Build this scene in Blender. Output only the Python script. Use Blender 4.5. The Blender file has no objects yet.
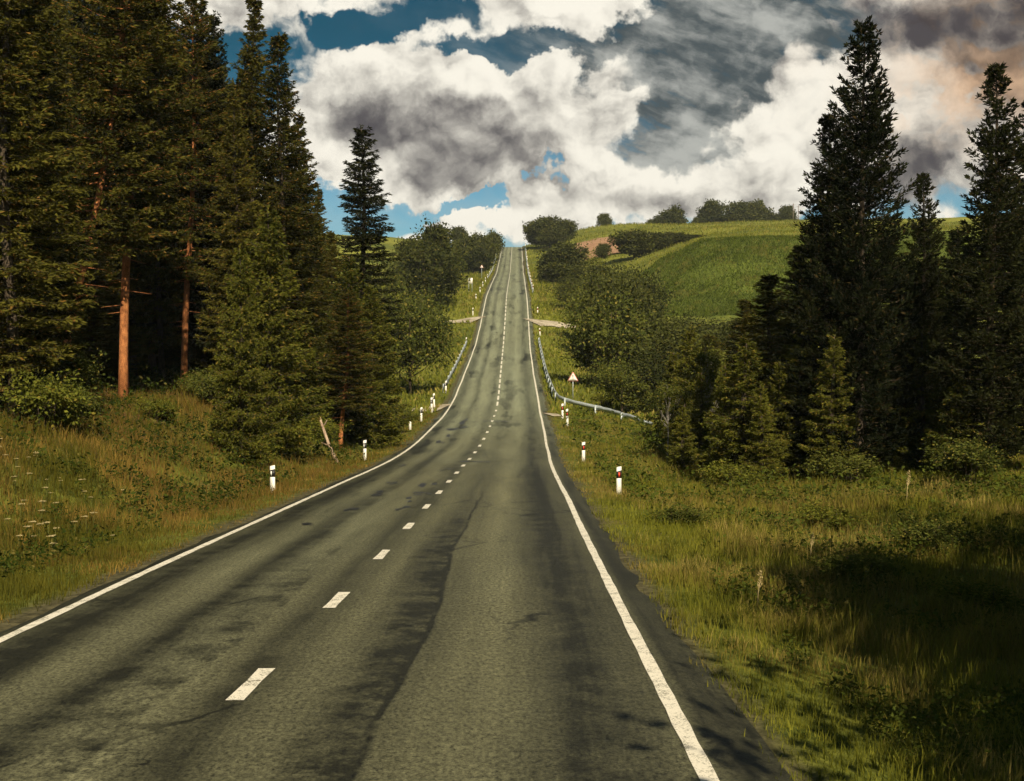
import bpy, math, random
import numpy as np
from mathutils import Vector

rng = np.random.default_rng(7)
random.seed(7)
R = math.radians
scene = bpy.context.scene
COL = scene.collection

F = 1250.0            # focal length in pixels of a 1024 px wide frame
HOR = 345.0           # row of the true horizon


def at(px, py, d):
    return np.array([(px - 512) / F * d, d, (HOR - py) / F * d])


def sstep(a, b, x):
    t = np.clip((np.asarray(x, float) - a) / (b - a), 0, 1)
    return t * t * (3 - 2 * t)


# ------------------------------------------------------------------ road profile
_D = np.array([-60, 0, 20, 40, 55, 66, 76, 90, 101, 112.6, 135, 163, 189, 219, 270, 328, 390, 442, 455, 470, 500, 560, 700, 1500])
_Z = np.array([.14, -2.6, -3.51, -4.42, -5.08, -5.3, -5.2, -5.12, -4.7, -3.96, -2.3, .13, 4.1, 8.6, 13.6, 18.9, 27.0, 34.2, 35.6, 36.3, 35.5, 30, 10, -60])
_CD = np.array([-60, 8.6, 20, 30, 45, 57, 76, 90, 101, 112.6, 135, 163, 189, 219, 328, 442, 700])
_CX = np.array([-2.2, -2.12, -2.11, -2.02, -1.93, -1.8, -1.5, -1.42, -1.32, -1.32, -1.3, -1.18, -1.02, -.95, -.5, -.02, .6])
_yy = np.arange(-60, 1500, .5)


def _smooth(v, s):
    k = np.exp(-.5 * (np.arange(-60, 61) * .5 / s) ** 2)
    k /= k.sum()
    return np.convolve(np.pad(v, 60, mode='edge'), k, mode='valid')


_zz = _smooth(np.interp(_yy, _D, _Z), 4.0)
_cc = _smooth(np.interp(_yy, _CD, _CX), 5.0)


def road_z(y): return np.interp(y, _yy, _zz)
def road_x(y): return np.interp(y, _yy, _cc)


# ------------------------------------------------------------------ terrain height
def vnoise(x, y, seed=0):
    """smooth value noise, vectorised"""
    x = np.asarray(x, float); y = np.asarray(y, float)
    xi = np.floor(x).astype(np.int64); yi = np.floor(y).astype(np.int64)
    fx = x - xi; fy = y - yi
    fx = fx * fx * (3 - 2 * fx); fy = fy * fy * (3 - 2 * fy)

    def h(a, b):
        n = (a * 374761393 + b * 668265263 + seed * 974634777) & 0xffffffff
        n = ((n ^ (n >> 13)) * 1274126177) & 0xffffffff
        return ((n ^ (n >> 16)) & 0xffff) / 65535.0
    return (h(xi, yi) * (1 - fx) + h(xi + 1, yi) * fx) * (1 - fy) + (h(xi, yi + 1) * (1 - fx) + h(xi + 1, yi + 1) * fx) * fy


_HS = np.array([3, 12, 18, 25, 32, 38, 46, 60, 100.])
_HY = np.array([150, 198, 210, 222, 232, 242, 300, 350, 400, 480, 700.])
_HA = np.array([[0] * 9, [0, 0, 0, 0, 0, .1, .3, .3, .3], [0, 0, 0, .3, 1.6, 3.4, 3.8, 3.8, 3.8], [0, 0, .2, .8, 4.8, 7.6, 8.6, 8.6, 8.6],
                [0, .3, .8, 2.0, 7.4, 10.6, 11.3, 11.3, 11.3], [0, .5, 1.5, 2.8, 7.6, 10.8, 11.5, 11.5, 11.5], [0, 1.0, 3.6, 5.6, 6.4, 8, 10.5, 11.9, 11.9],
                [0, 3, 6.8, 8.4, 8.8, 9, 10, 11.5, 11.5], [0, 2.4, 5.2, 7.3, 8.0, 8.4, 8.8, 9.8, 9.8], [0, 2.4, 5.0, 7.4, 9.0, 9.6, 9.8, 9.4, 9.0], [0, 2.6, 6, 8, 9, 10, 10, 10, 10]], float)


def hill(s, y):
    """extra height of the fields on the right: a steep grassy face, then rolling fields up to the skyline"""
    sh = s.shape; s = np.clip(np.ravel(s), _HS[0], _HS[-1]); y = np.clip(np.ravel(y), _HY[0], _HY[-1])
    i = np.clip(np.searchsorted(_HY, y) - 1, 0, len(_HY) - 2); j = np.clip(np.searchsorted(_HS, s) - 1, 0, len(_HS) - 2)
    a = (y - _HY[i]) / (_HY[i + 1] - _HY[i]); b = (s - _HS[j]) / (_HS[j + 1] - _HS[j])
    return (_HA[i, j] * (1 - a) * (1 - b) + _HA[i + 1, j] * a * (1 - b) + _HA[i, j + 1] * (1 - a) * b + _HA[i + 1, j + 1] * a * b).reshape(sh)


def ground(x, y):
    x = np.asarray(x, float); y = np.asarray(y, float)
    s = x - road_x(y)
    z0 = road_z(y)
    far = sstep(85, 125, y)
    # right
    r = s - 3.5
    rn = np.interp(r, [0, .5, 1.2, 3, 6, 12, 20, 40, 120], [-.07, -.07, -.12, -.38, -.6, -.35, .15, 1.0, 2.0])
    rf = np.interp(r, [0, .5, 1.2, 3, 8, 20, 60, 200], [-.07, -.07, -.12, -.35, -.95, -1.2, -1.0, 3])
    off_r = rn * (1 - far) + rf * far
    # left
    l0 = -s - 3.5
    l = l0 * (1 + .55 * sstep(42, 60, y))
    ln = np.interp(l, [0, .4, 1.5, 3, 4.5, 6.5, 9, 14, 40, 120], [-.07, -.07, -.12, -.22, .1, 1.2, 2.25, 2.8, 5.0, 8])
    farl = sstep(74, 98, y)
    lf = np.interp(l0, [0, .4, 1.5, 4, 10, 30, 80, 200], [-.07, -.07, -.15, -.55, -.9, .2, 1, 3])
    off_l = ln * (1 - farl) + lf * farl
    off = np.where(s > 0, off_r, off_l)
    # hills on the right, steep face near 205..235 m
    off = off + hill(s + 2.5 * (vnoise(x * .06, y * .06, 5) - .5), y)
    # left hill behind the trees
    off = off + sstep(260, 400, y) * sstep(14, 60, -s) * 4.0
    # roughness away from the road
    e = np.maximum(np.abs(s) - 4.4, 0)
    amp = np.clip(e / 4, 0, 1)
    off = off + amp * (.30 * (vnoise(x * .35, y * .35, 1) - .5) + .10 * (vnoise(x * 1.3, y * 1.3, 2) - .5)
                       + np.clip(e / 40, 0, 1) * 1.6 * (vnoise(x * .05, y * .05, 3) - .5))
    return z0 + off


# ------------------------------------------------------------------ object helpers
def tag(o, label=None, cat=None, group=None, kind=None):
    if label: o['label'] = label
    if cat: o['category'] = cat
    if group: o['group'] = group
    if kind: o['kind'] = kind
    return o


def empty(name, loc, rz=0.0):
    o = bpy.data.objects.new(name, None)
    o.empty_display_size = .3
    COL.objects.link(o)
    o.location = Vector([float(v) for v in loc]); o.rotation_euler = (0, 0, rz)
    return o


def link(name, me, parent=None):
    o = bpy.data.objects.new(name, me)
    COL.objects.link(o)
    if parent is not None: o.parent = parent
    return o


class MB:
    """collects polygons into one mesh"""
    def __init__(self):
        self.v = []; self.f3 = []; self.f4 = []; self.n = 0

    def quads(self, P):                       # P (n,4,3)
        P = np.asarray(P, float); k = len(P)
        if k == 0: return
        self.v.append(P.reshape(-1, 3))
        self.f4.append(np.arange(k * 4).reshape(k, 4) + self.n); self.n += k * 4

    def tris(self, P):
        P = np.asarray(P, float); k = len(P)
        if k == 0: return
        self.v.append(P.reshape(-1, 3))
        self.f3.append(np.arange(k * 3).reshape(k, 3) + self.n); self.n += k * 3

    def raw(self, v, f4=None, f3=None):
        v = np.asarray(v, float)
        self.v.append(v)
        if f4 is not None and len(f4): self.f4.append(np.asarray(f4) + self.n)
        if f3 is not None and len(f3): self.f3.append(np.asarray(f3) + self.n)
        self.n += len(v)

    def tube(self, pts, rad, sides=8, caps=True):
        pts = np.asarray(pts, float); n = len(pts)
        rad = np.broadcast_to(np.asarray(rad, float), (n,))
        tan = np.gradient(pts, axis=0)
        tan /= np.linalg.norm(tan, axis=1)[:, None] + 1e-9
        ref = np.array([0, 0, 1.0]) if abs(tan[:, 2]).mean() < .8 else np.array([1.0, 0, 0])
        a = np.cross(tan, ref); a /= np.linalg.norm(a, axis=1)[:, None] + 1e-9
        b = np.cross(tan, a)
        th = np.arange(sides) / sides * 2 * np.pi
        ring = pts[:, None] + rad[:, None, None] * (np.cos(th)[None, :, None] * a[:, None] + np.sin(th)[None, :, None] * b[:, None])
        v = ring.reshape(-1, 3)
        f = []
        for i in range(n - 1):
            for j in range(sides):
                k = (j + 1) % sides
                f.append((i * sides + j, i * sides + k, (i + 1) * sides + k, (i + 1) * sides + j))
        f3 = []
        if caps:
            v = np.vstack([v, pts[0], pts[-1]])
            c0, c1 = n * sides, n * sides + 1
            for j in range(sides):
                k = (j + 1) % sides
                f3.append((c0, k, j)); f3.append((c1, (n - 1) * sides + j, (n - 1) * sides + k))
        self.raw(v, f, f3)

    def prism(self, poly, h0, h1):            # poly (n,2) extruded in z
        poly = np.asarray(poly, float); n = len(poly)
        h1 = np.broadcast_to(np.asarray(h1, float), (n,))
        v = np.vstack([np.c_[poly, np.full(n, h0)], np.c_[poly, h1], [[*poly.mean(0), h0]], [[*poly.mean(0), h1.mean()]]])
        f4 = [(i, (i + 1) % n, n + (i + 1) % n, n + i) for i in range(n)]
        f3 = [(2 * n, (i + 1) % n, i) for i in range(n)] + [(2 * n + 1, n + i, n + (i + 1) % n) for i in range(n)]
        self.raw(v, f4, f3)

    def box(self, c, s):
        c = np.asarray(c, float); s = np.asarray(s, float) / 2
        v = np.array([[x, y, z] for x in (-1, 1) for y in (-1, 1) for z in (-1, 1)]) * s + c
        self.raw(v, [(0, 1, 3, 2), (4, 6, 7, 5), (0, 4, 5, 1), (2, 3, 7, 6), (0, 2, 6, 4), (1, 5, 7, 3)])

    def mesh(self, name, mat, smooth=False):
        me = bpy.data.meshes.new(name)
        v = np.vstack(self.v)
        f4 = np.vstack(self.f4) if self.f4 else np.zeros((0, 4), int)
        f3 = np.vstack(self.f3) if self.f3 else np.zeros((0, 3), int)
        me.vertices.add(len(v)); me.vertices.foreach_set('co', v.astype(np.float32).ravel())
        loops = np.concatenate([f4.ravel(), f3.ravel()]).astype(np.int32)
        me.loops.add(len(loops)); me.loops.foreach_set('vertex_index', loops)
        tot = np.concatenate([np.full(len(f4), 4), np.full(len(f3), 3)]).astype(np.int32)
        st = np.concatenate([[0], np.cumsum(tot)[:-1]]).astype(np.int32)
        me.polygons.add(len(tot)); me.polygons.foreach_set('loop_start', st)
        if smooth: me.polygons.foreach_set('use_smooth', np.ones(len(tot), bool))
        me.update(calc_edges=True)
        if mat is not None: me.materials.append(mat)
        return me


def grid_mesh(name, P, uv, mat, smooth=True):
    """P (rows, cols, 3), uv (rows, cols, 2)"""
    r, c = P.shape[:2]
    idx = np.arange(r * c).reshape(r, c)
    f = np.stack([idx[:-1, :-1], idx[:-1, 1:], idx[1:, 1:], idx[1:, :-1]], -1).reshape(-1, 4)
    b = MB(); b.raw(P.reshape(-1, 3), f)
    me = b.mesh(name, mat, smooth)
    l = me.uv_layers.new(name='UVMap')
    li = np.empty(len(me.loops), np.int32); me.loops.foreach_get('vertex_index', li)
    l.data.foreach_set('uv', uv.reshape(-1, 2)[li].astype(np.float32).ravel())
    return me


# ------------------------------------------------------------------ node helpers
class X:
    """a scalar socket with arithmetic"""
    def __init__(self, nt, s): self.nt, self.s = nt, s

    def _op(self, op, *o, clamp=False):
        n = self.nt.nodes.new('ShaderNodeMath'); n.operation = op; n.use_clamp = clamp
        for i, a in enumerate((self,) + o):
            if isinstance(a, X): self.nt.links.new(a.s, n.inputs[i])
            else: n.inputs[i].default_value = float(a)
        return X(self.nt, n.outputs[0])
    def __add__(self, o): return self._op('ADD', o)
    __radd__ = __add__
    def __sub__(self, o): return self._op('SUBTRACT', o)
    def __rsub__(self, o): return (self * -1) + o
    def __mul__(self, o): return self._op('MULTIPLY', o)
    __rmul__ = __mul__
    def __truediv__(self, o): return self._op('DIVIDE', o)
    def max(self, o): return self._op('MAXIMUM', o)
    def min(self, o): return self._op('MINIMUM', o)
    def exp(self): return self._op('EXPONENT')
    def pow(self, o): return self._op('POWER', o)
    def abs(self): return self._op('ABSOLUTE')

    def ramp(self, a, b, lo=0., hi=1., smooth=True):
        n = self.nt.nodes.new('ShaderNodeMapRange')
        n.interpolation_type = 'SMOOTHSTEP' if smooth else 'LINEAR'
        n.clamp = True
        self.nt.links.new(self.s, n.inputs[0])
        for i, q in enumerate((a, b, lo, hi)): n.inputs[1 + i].default_value = q
        return X(self.nt, n.outputs[0])


def gauss(x, y, cx, cy, ax, ay):
    nt = x.nt
    v = nt.nodes.new('ShaderNodeVectorMath'); v.operation = 'MULTIPLY_ADD'
    key = (id(nt), id(x), id(y))
    if key not in _XY: _XY[key] = combine(nt, x, y)
    nt.links.new(_XY[key], v.inputs[0])
    v.inputs[1].default_value = (1 / ax, 1 / ay, 0); v.inputs[2].default_value = (-cx / ax, -cy / ay, 0)
    d = nt.nodes.new('ShaderNodeVectorMath'); d.operation = 'DOT_PRODUCT'
    nt.links.new(v.outputs[0], d.inputs[0]); nt.links.new(v.outputs[0], d.inputs[1])
    p = nt.nodes.new('ShaderNodeMath'); p.operation = 'POWER'; p.inputs[0].default_value = math.exp(-1)
    nt.links.new(d.outputs['Value'], p.inputs[1])
    return X(nt, p.outputs[0])


_XY = {}


def band(x, c, w):
    a = (x - c) * (1 / w)
    return ((a * a) * -1).exp()


def noise(nt, vec, scale, detail=4., rough=.55, dist=0., w=None):
    n = nt.nodes.new('ShaderNodeTexNoise')
    if w is not None:
        n.noise_dimensions = '4D'; n.inputs['W'].default_value = w
    n.inputs['Scale'].default_value = scale; n.inputs['Detail'].default_value = detail
    n.inputs['Roughness'].default_value = rough; n.inputs['Distortion'].default_value = dist
    if vec is not None: nt.links.new(vec, n.inputs['Vector'])
    return X(nt, n.outputs[0])


def mixc(nt, f, a, b, mode='MIX'):
    n = nt.nodes.new('ShaderNodeMix'); n.data_type = 'RGBA'; n.blend_type = mode
    for s, q in ((n.inputs[0], f), (n.inputs[6], a), (n.inputs[7], b)):
        if isinstance(q, X): nt.links.new(q.s, s)
        elif isinstance(q, (tuple, list)): s.default_value = (*q, 1) if len(q) == 3 else q
        elif isinstance(q, (int, float)): s.default_value = q
        else: nt.links.new(q, s)
    return n.outputs[2]


def combine(nt, x, y, z=0.):
    n = nt.nodes.new('ShaderNodeCombineXYZ')
    for i, q in enumerate((x, y, z)):
        if isinstance(q, X): nt.links.new(q.s, n.inputs[i])
        else: n.inputs[i].default_value = q
    return n.outputs[0]


def new_mat(name):
    m = bpy.data.materials.new(name); m.use_nodes = True
    nt = m.node_tree; nt.nodes.clear()
    out = nt.nodes.new('ShaderNodeOutputMaterial')
    return m, nt, out


def uvxy(nt):
    n = nt.nodes.new('ShaderNodeUVMap'); n.uv_map = 'UVMap'
    s = nt.nodes.new('ShaderNodeSeparateXYZ'); nt.links.new(n.outputs[0], s.inputs[0])
    return X(nt, s.outputs[0]), X(nt, s.outputs[1]), n.outputs[0]


def objpos(nt):
    n = nt.nodes.new('ShaderNodeTexCoord'); return n.outputs['Object']


def worldpos(nt):
    n = nt.nodes.new('ShaderNodeNewGeometry'); return n.outputs['Position']


def principled(nt, out, col, rough=.6, spec=.5, bump=None, bump_d=.01, bump_s=.5, metal=0.):
    p = nt.nodes.new('ShaderNodeBsdfPrincipled')
    if isinstance(col, (tuple, list)): p.inputs['Base Color'].default_value = (*col, 1)
    else: nt.links.new(col, p.inputs['Base Color'])
    if isinstance(rough, X): nt.links.new(rough.s, p.inputs['Roughness'])
    else: p.inputs['Roughness'].default_value = rough
    p.inputs['Specular IOR Level'].default_value = spec
    p.inputs['Metallic'].default_value = metal
    if bump is not None:
        b = nt.nodes.new('ShaderNodeBump'); b.inputs['Strength'].default_value = bump_s; b.inputs['Distance'].default_value = bump_d
        nt.links.new(bump.s, b.inputs['Height']); nt.links.new(b.outputs[0], p.inputs['Normal'])
    nt.links.new(p.outputs[0], out.inputs[0])
    return p


def plain(name, col, rough=.5, spec=.5, metal=0., dirt=.25, dirt_col=(.12, .10, .07), scale=9.):
    m, nt, out = new_mat(name)
    n = noise(nt, objpos(nt), scale, 5, .6)
    c = mixc(nt, n.ramp(.45, .75) * dirt, col, dirt_col)
    principled(nt, out, c, rough, spec, metal=metal)
    return m


def foliage(name, c_dark, c_mid, c_alt, alt=.15, clump=.8, transl=.3, objvar=.55):
    """leaf colour varies leaf by leaf, clump by clump and plant by plant"""
    m, nt, out = new_mat(name)
    g = nt.nodes.new('ShaderNodeNewGeometry'); oi = nt.nodes.new('ShaderNodeObjectInfo')
    isl = X(nt, g.outputs['Random Per Island']); orn = X(nt, oi.outputs['Random'])
    cl = noise(nt, objpos(nt), clump, 2, .5)
    f = (isl * .55 + cl.ramp(.3, .7) * .45 + (orn - .5) * objvar).max(0).min(1)
    c = mixc(nt, f, c_dark, c_mid)
    c = mixc(nt, (isl * 7.31)._op('FRACT').ramp(1 - alt, 1.0 - alt * .5), c, c_alt)
    d = nt.nodes.new('ShaderNodeBsdfDiffuse'); t = nt.nodes.new('ShaderNodeBsdfTranslucent')
    nt.links.new(c, d.inputs[0]); nt.links.new(c, t.inputs[0])
    mx = nt.nodes.new('ShaderNodeMixShader'); mx.inputs[0].default_value = transl
    nt.links.new(d.outputs[0], mx.inputs[1]); nt.links.new(t.outputs[0], mx.inputs[2])
    nt.links.new(mx.outputs[0], out.inputs[0])
    return m


def bark(name, c1, c2, scale=6., vstretch=.35):
    m, nt, out = new_mat(name)
    mp = nt.nodes.new('ShaderNodeMapping'); mp.inputs['Scale'].default_value = (1, 1, vstretch)
    nt.links.new(objpos(nt), mp.inputs[0])
    n = noise(nt, mp.outputs[0], scale, 6, .65)
    n2 = noise(nt, mp.outputs[0], scale * 5, 3, .6)
    c = mixc(nt, (n * .6 + n2 * .4).ramp(.35, .65), c1, c2)
    principled(nt, out, c, .85, .2, bump=n2, bump_d=.03, bump_s=.8)
    return m


M = {}
M['spruce'] = foliage('spruce_needles', (.020, .025, .007), (.122, .112, .020), (.17, .098, .024), .12, .9)
M['spruce_shaded'] = foliage('shaded_needles', (.008, .012, .006), (.034, .038, .013), (.055, .040, .016), .10, .9)  # near-black copy of the needles, shade of the woods put into the colour
M['spruce_lit'] = foliage('sunlit_needles', (.026, .036, .008), (.150, .152, .024), (.19, .14, .03), .14, .9)  # lighter olive copy of the needles, sunlit tone put into the colour
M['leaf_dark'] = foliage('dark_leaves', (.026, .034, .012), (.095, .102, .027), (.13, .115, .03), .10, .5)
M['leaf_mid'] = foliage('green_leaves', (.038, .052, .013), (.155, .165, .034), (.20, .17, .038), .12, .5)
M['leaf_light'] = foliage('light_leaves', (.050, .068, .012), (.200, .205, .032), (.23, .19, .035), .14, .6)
M['bark_red'] = bark('red_bark', (.16, .055, .02), (.50, .20, .07), 9, .5)
M['bark_dark'] = bark('dark_bark', (.025, .02, .015), (.10, .075, .05), 6)
M['bark_birch'] = bark('birch_bark', (.05, .045, .04), (.42, .39, .35), 5, 2.5)
M['dead_wood'] = bark('dead_wood', (.18, .12, .08), (.48, .36, .26), 7)


# ------------------------------------------------------------------ ground and road materials
def make_asphalt():
    m, nt, out = new_mat('asphalt')
    s, y, uv = uvxy(nt)
    fine = noise(nt, uv, 38, 3, .7)
    grit = noise(nt, combine(nt, s * 20.0, y * 11.0), 1.0, 4, .8)
    midn = noise(nt, uv, 1.6, 5, .6)
    big = noise(nt, combine(nt, s * .9, y * .09), 1.0, 4, .55)
    streak = noise(nt, combine(nt, s * 1.7, y * 1.5), 1.0, 6, .72)
    warp = s + (noise(nt, combine(nt, s * .2, y * .13), 1.0, 3, .5) - .5) * .55
    seam = s + (noise(nt, combine(nt, y * .16, 3.1), 1.0, 3, .5) - .5) * .5
    near = y.ramp(20, 34, 1, 0)
    # wheel tracks polished light, oil-darkened strips between them
    light = band(warp, 1.75, .42) + band(warp, .35, .30) * .55 + band(warp, -1.1, .5) * .8 + band(warp, -2.35, .35) * .7
    dark = band(warp, 2.75, .38) * .68 + band(warp, -3.05, .4) * .7 + band(warp, -.30, .22) * .35 + band(warp, -1.75, .25) * .6
    # torn seam: hard edge on its right, feathered out to the left
    t = (1.10 - seam)
    feather = (t.ramp(0, .05) * t.ramp(.05, .95, 1, 0)) * (streak.ramp(.30, .70)) * near
    line = band(seam, 1.10, .035) * y.ramp(24, 44, 1, 0) * midn.ramp(.25, .5)
    t2 = (-.85 - seam)
    feather2 = (t2.ramp(0, .06) * t2.ramp(.06, 1.1, 1, 0)) * (streak.ramp(.42, .62)) * y.ramp(14, 30, 1, 0)
    v = .285 + light * (.20 + .35 * (big - .3)) - dark * streak.ramp(.25, .6, .16, .46) - feather * .52 - line * .42 - feather2 * .36
    v = v + (noise(nt, combine(nt, warp * 3.2, y * .07, 4.0), 1.0, 5, .65) - .5) * .55
    v = v + (big - .5) * .45 + (midn - .5) * .25
    # worn repair strips across the lanes further down
    rep = noise(nt, combine(nt, s * .45, y * .06, 7.0), 1.0, 3, .6).ramp(.56, .62)
    v = v - rep * .30 * y.ramp(40, 80) - noise(nt, combine(nt, s * 1.4, y * .35, 3.0), 1.0, 4, .6).ramp(.56, .66) * .22 * y.ramp(40, 80)
    v = v - s.abs().ramp(3.55, 3.7) * .22
    vo = nt.nodes.new('ShaderNodeTexVoronoi'); vo.feature = 'DISTANCE_TO_EDGE'; vo.inputs['Scale'].default_value = 1.0
    jit = (noise(nt, uv, 1.3, 4, .6) - .5) * .5
    nt.links.new(combine(nt, s * .42 + jit, y * .16 + jit), vo.inputs['Vector'])
    crack = X(nt, vo.outputs['Distance']).ramp(.004, .014, 1, 0) * noise(nt, combine(nt, s * .3, y * .08, 9.0), 1.0, 3, .6).ramp(.54, .60)
    v = v - crack * .26
    v = (v + y.ramp(30, 110) * .34).max(0).min(1)  # lighter with distance: grazing sky sheen put into the colour
    c = mixc(nt, v, (.015, .015, .008), (.205, .202, .114))
    grain = (fine * .4 + grit * .6).ramp(.38, .64, 0.18, 1.8, False)
    c = mixc(nt, 1.0, c, combine(nt, grain, grain, grain), 'MULTIPLY')
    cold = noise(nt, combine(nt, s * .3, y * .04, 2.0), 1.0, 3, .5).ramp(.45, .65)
    c = mixc(nt, cold * .2 + y.ramp(30, 110) * .8, c, mixc(nt, 1.0, c, (1.22, 1.34, 1.58), 'MULTIPLY'))  # random cool tone, plus the distant sheen painted paler and cooler
    principled(nt, out, c, v.ramp(0, 1, .62, .75), .22, bump=fine * .5 + grit * .5, bump_d=.012, bump_s=.55)
    return m


def make_paint():
    m, nt, out = new_mat('road_paint')
    pos = worldpos(nt)
    n1 = noise(nt, pos, 5, 5, .7); n2 = noise(nt, pos, 45, 3, .7)
    c = mixc(nt, (n1 * .45 + n2 * .55).ramp(.50, .60), (.72, .68, .58), (.20, .19, .14))
    principled(nt, out, c, .6, .4)
    return m


def make_ground():
    m, nt, out = new_mat('meadow_ground')
    s, y, uv = uvxy(nt)
    pos = worldpos(nt)
    big = noise(nt, pos, .05, 4, .55); mid = noise(nt, pos, .45, 5, .6); fine = noise(nt, pos, 6, 5, .7)
    vf = noise(nt, pos, 1.4, 6, .75)
    far = y.ramp(70, 190)
    sp_ = nt.nodes.new('ShaderNodeSeparateXYZ'); nt.links.new(pos, sp_.inputs[0])
    rough_dim_face = X(nt, sp_.outputs[0]).ramp(23, 29) * y.ramp(192, 204) * y.ramp(228, 244, 1, 0)  # steep face: darker rough grass, its weaker light painted into the ground colour
    green = mixc(nt, (vf * .7 + fine * .3).ramp(.34, .68), (.042, .058, .008), (.165, .170, .026))
    straw = mixc(nt, fine.ramp(.3, .7), (.075, .058, .018), (.20, .155, .055))
    c = mixc(nt, (mid * .6 + big * .4).ramp(.50, .66) * .75, green, straw)
    farc = mixc(nt, (big * .45 + mid * .3 + vf * .25).ramp(.36, .62), (.058, .078, .013), (.215, .215, .036))
    c = mixc(nt, far, c, farc)
    c = mixc(nt, rough_dim_face, c, mixc(nt, vf.ramp(.3, .7), (.036, .056, .009), (.120, .145, .022)))
    # forest litter under the conifers on the left bank
    litter = mixc(nt, fine.ramp(.3, .7), (.05, .030, .012), (.17, .085, .028))
    lw = (s * -1).ramp(8.5, 12.5) * y.ramp(75, 95, 1, 0) * mid.ramp(.3, .55)
    c = mixc(nt, lw, c, litter)
    # gravelly dirt beside the asphalt
    a = s.abs() + (mid - .5) * .9
    gravel = mixc(nt, fine.ramp(.3, .72), (.035, .032, .016), (.13, .115, .06))
    c = mixc(nt, a.ramp(4.0, 4.5, 1, 0), c, gravel)
    principled(nt, out, c, .95, .1, bump=fine * .5 + vf * .5, bump_d=.12, bump_s=.7)
    return m


def make_track():
    m, nt, out = new_mat('pale_gravel')
    pos = worldpos(nt)
    n = noise(nt, pos, 1.2, 5, .65)
    principled(nt, out, mixc(nt, n.ramp(.3, .7), (.22, .185, .13), (.50, .44, .34)), .95, .1)
    return m


def make_soil():
    m, nt, out = new_mat('ploughed_soil')
    pos = worldpos(nt)
    sp = nt.nodes.new('ShaderNodeSeparateXYZ'); nt.links.new(pos, sp.inputs[0])
    row = noise(nt, combine(nt, X(nt, sp.outputs[0]) * .15, X(nt, sp.outputs[1]) * 1.2), 1.0, 4, .6)
    n = noise(nt, pos, .3, 5, .6)
    principled(nt, out, mixc(nt, (row * .5 + n * .5).ramp(.3, .7), (.22, .12, .07), (.36, .22, .14)), .95, .1)
    return m


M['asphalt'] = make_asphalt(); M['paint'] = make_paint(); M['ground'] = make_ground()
M['track'] = make_track(); M['soil'] = make_soil()
M['tar'] = plain('tar', (.010, .010, .010), .45, .5, dirt=.4, dirt_col=(.05, .05, .045), scale=3)

# ------------------------------------------------------------------ terrain mesh
rows = np.concatenate([np.arange(-40, 6, 2), np.arange(6, 130, .5), np.arange(130, 300, 1.25), np.arange(300, 520, 4), np.arange(520, 1500, 40), [1500, 2200]])
sl = np.concatenate([[0], np.arange(1, 3.6, 1.2), np.arange(3.9, 6, .3), np.arange(6, 24, .6), np.arange(24, 70, 2), np.arange(70, 200, 10), np.arange(200, 700, 60), [900, 1400]])
cols = np.concatenate([-sl[::-1], sl[1:]])
Yg, Sg = np.meshgrid(rows, cols, indexing='ij')
Xg = road_x(Yg) + Sg
Zg = ground(Xg, Yg)
under = np.abs(Sg) < 3.8
Zg = np.where(under, road_z(Yg) - .12, Zg)
go = link('ground', grid_mesh('ground', np.stack([Xg, Yg, Zg], -1), np.stack([Sg, Yg], -1), M['ground']))
tag(go, kind='structure')

# road: one sheet with ragged edges
rrows = np.concatenate([np.arange(-40, 6, 1.), np.arange(6, 130, .5), np.arange(130, 300, 1.25), np.arange(300, 520, 4), np.arange(520, 900, 20)])
rs = np.array([-1, -.9, -.75, -.5, -.25, 0, .25, .5, .75, .9, 1.0])
Yr, Q = np.meshgrid(rrows, rs, indexing='ij')
jr = .55 + .16 * (vnoise(rrows * .9, rrows * 0, 11) - .5) + .12 * (vnoise(rrows * .25, rrows * 0, 12) - .5)
jl = .40 + .16 * (vnoise(rrows * .9, rrows * 0, 13) - .5) + .12 * (vnoise(rrows * .25, rrows * 0, 14) - .5)
Sr = np.where(Q > 0, Q * (3.5 + jr[:, None]), Q * (3.5 + jl[:, None]))
Zr = road_z(Yr) - .0035 * np.abs(Sr) ** 1.2
road_zs = lambda y, s: road_z(y) - .0035 * np.abs(s) ** 1.2
Zr[:, 0] -= .06; Zr[:, -1] -= .06
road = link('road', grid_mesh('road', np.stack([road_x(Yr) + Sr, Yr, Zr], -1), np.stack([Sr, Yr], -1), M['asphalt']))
tag(road, kind='structure')

# painted lines and dashes
pm = MB()


def strip(b, y0, y1, s0, s1, step=.5, dz=.006, wob=0.0, seed=0):
    n = max(2, int(round((y1 - y0) / step)) + 1)
    ys = np.linspace(y0, y1, n)
    w = wob * (vnoise(ys * .15, ys * 0, seed) - .5)
    w2 = .02 * (vnoise(ys * 2.5, ys * 0, seed + 3) - .5)
    a = s0 if callable(s0) else (lambda q: np.full_like(q, s0))
    c = s1 if callable(s1) else (lambda q: np.full_like(q, s1))
    sa, sb = a(ys) + w + w2, c(ys) + w - w2
    L = np.stack([road_x(ys) + sa, ys, road_zs(ys, sa) + dz], -1)
    Rr = np.stack([road_x(ys) + sb, ys, road_zs(ys, sb) + dz], -1)
    b.quads(np.stack([L[:-1], Rr[:-1], Rr[1:], L[1:]], 1))


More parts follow.
